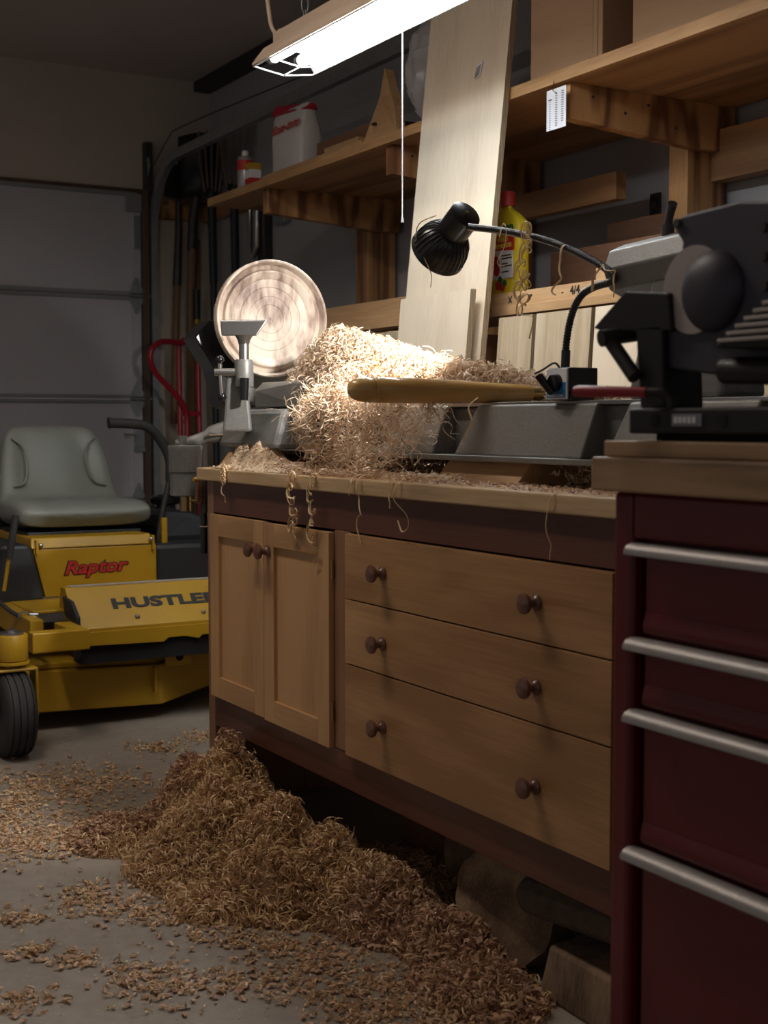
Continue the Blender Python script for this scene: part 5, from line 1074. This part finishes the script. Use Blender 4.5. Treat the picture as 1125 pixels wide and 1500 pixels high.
strand('frayed curl hanging off the bench top corner above the hand tool', [(1.27, 2.875, .817), (E1, 2.872, .812), (E1-.002, 2.868, .792), (E1-.002, 2.872, .765), (E1-.002, 2.866, .738)], amp=.010, turns=3, seed=1, extra=1)
strand('tangled curl hanging over the middle of the left cabinet door', [(1.28, 2.51, .822), (E1, 2.505, .815), (E1-.004, 2.515, .785), (E1-.004, 2.50, .745), (E1-.004, 2.49, .725), (E1-.004, 2.52, .705), (E1-.004, 2.50, .682)], amp=.012, turns=6, seed=2, extra=2)
strand('longest corkscrew curl hanging in front of the right cabinet door', [(1.28, 2.425, .822), (E1, 2.42, .815), (E1-.004, 2.43, .77), (E1-.004, 2.41, .735), (E1-.004, 2.43, .70), (E1-.004, 2.405, .665), (E1-.004, 2.43, .63)], amp=.010, turns=9, seed=3, extra=2)
strand('s-shaped curl hanging above the first knob of the top drawer', [(1.28, 2.235, .822), (E1, 2.23, .815), (E1-.003, 2.238, .78), (E1-.003, 2.215, .757), (E1-.003, 2.24, .735), (E1-.003, 2.225, .69)], amp=.007, turns=3, seed=4)
strand('short hook of shaving between the s-shaped curl and the loop', [(1.28, 2.255, .822), (E1, 2.26, .815), (E1-.002, 2.262, .795), (E1-.002, 2.275, .782)], amp=.006, turns=2, seed=5)
strand('looped shaving dangling from the bench top over the top drawer', [(1.28, 2.085, .822), (E1, 2.085, .815), (E1-.003, 2.10, .785), (E1-.003, 2.06, .752), (E1-.003, 2.045, .738), (E1-.003, 2.075, .728), (E1-.003, 2.09, .745)], amp=.005, turns=2, seed=6)
strand('thin wisp hanging straight beside the looped shaving', [(1.28, 2.11, .822), (E1, 2.115, .815), (E1-.002, 2.118, .79), (E1-.002, 2.12, .765)], amp=.003, turns=3, seed=7)
strand('faint wisp clinging to the rail near the red tool chest', [(1.27, 1.632, .816), (E1, 1.64, .811), (E1-.001, 1.645, .77), (E1-.001, 1.64, .735), (E1-.001, 1.642, .712)], amp=.004, turns=2, seed=8, w_=.0042)
strand('small hooked shaving hung on the lamp neck before the yellow jug', [(1.40, 1.998, 1.25), (1.402, 1.99, 1.272), (1.395, 1.972, 1.262), (1.395, 1.975, 1.23), (1.395, 1.995, 1.205), (1.395, 1.975, 1.196)], amp=.002, turns=1, seed=9, w_=.0042)
strand('knotted bunch of shaving dangling from the middle of the lamp neck', [(1.405, 1.918, 1.245), (1.398, 1.908, 1.252), (1.395, 1.90, 1.225), (1.395, 1.915, 1.20), (1.395, 1.925, 1.175), (1.395, 1.90, 1.165), (1.395, 1.925, 1.15), (1.395, 1.905, 1.13), (1.395, 1.925, 1.115), (1.395, 1.89, 1.10), (1.395, 1.90, 1.065)], amp=.012, turns=7, seed=10, extra=2, w_=.0052)
strand('thin forked shaving hanging off the lamp neck near its bend', [(1.412, 1.826, 1.218), (1.405, 1.822, 1.21), (1.405, 1.83, 1.185), (1.405, 1.822, 1.165), (1.405, 1.848, 1.145), (1.405, 1.84, 1.135)], amp=.003, turns=3, seed=11)
strand('wisp of shaving wrapped around the sharp bend of the lamp neck', [(1.41, 1.75, 1.135), (1.405, 1.73, 1.165), (1.405, 1.70, 1.168), (1.405, 1.685, 1.15), (1.405, 1.69, 1.12)], amp=.006, turns=3, seed=12)
strand('long fibre draped over the lamp shade and hanging below it', [(1.372, 2.165, 1.308), (1.352, 2.19, 1.295), (1.350, 2.20, 1.262), (1.356, 2.178, 1.235), (1.362, 2.165, 1.20), (1.365, 2.172, 1.175)], amp=.003, turns=2, seed=13)
strand('long curl dangling below the heap in front of the grey lathe bed', [(1.37, 2.02, .966), (1.352, 2.02, .95), (1.35, 2.01, .925), (1.35, 2.03, .90), (1.35, 2.035, .885)], amp=.002, turns=1, seed=14)

GROUPS = {'plywood_sheet': 'plywood sheets leaning behind the lathe', 'leaf_rake': 'leaf rakes on the tool rail', 'cardboard_box': 'cartons on the long shelf',
          'wood_shaving': 'loose shavings hanging free', 'riser_block': 'riser blocks under the lathe', 'log_slab': 'log slabs under the bench',
          'lumber_board': 'boards stored on the lower rack', 'brown_board': 'brown boards on the rack', 'shelf_offcut': 'offcuts on the long shelf', 'shop_light': 'shop lights'}
for o in list(COL.objects):
    k = o.name.split('.')[0]
    if o.parent is None and k in GROUPS: o['group'] = GROUPS[k]
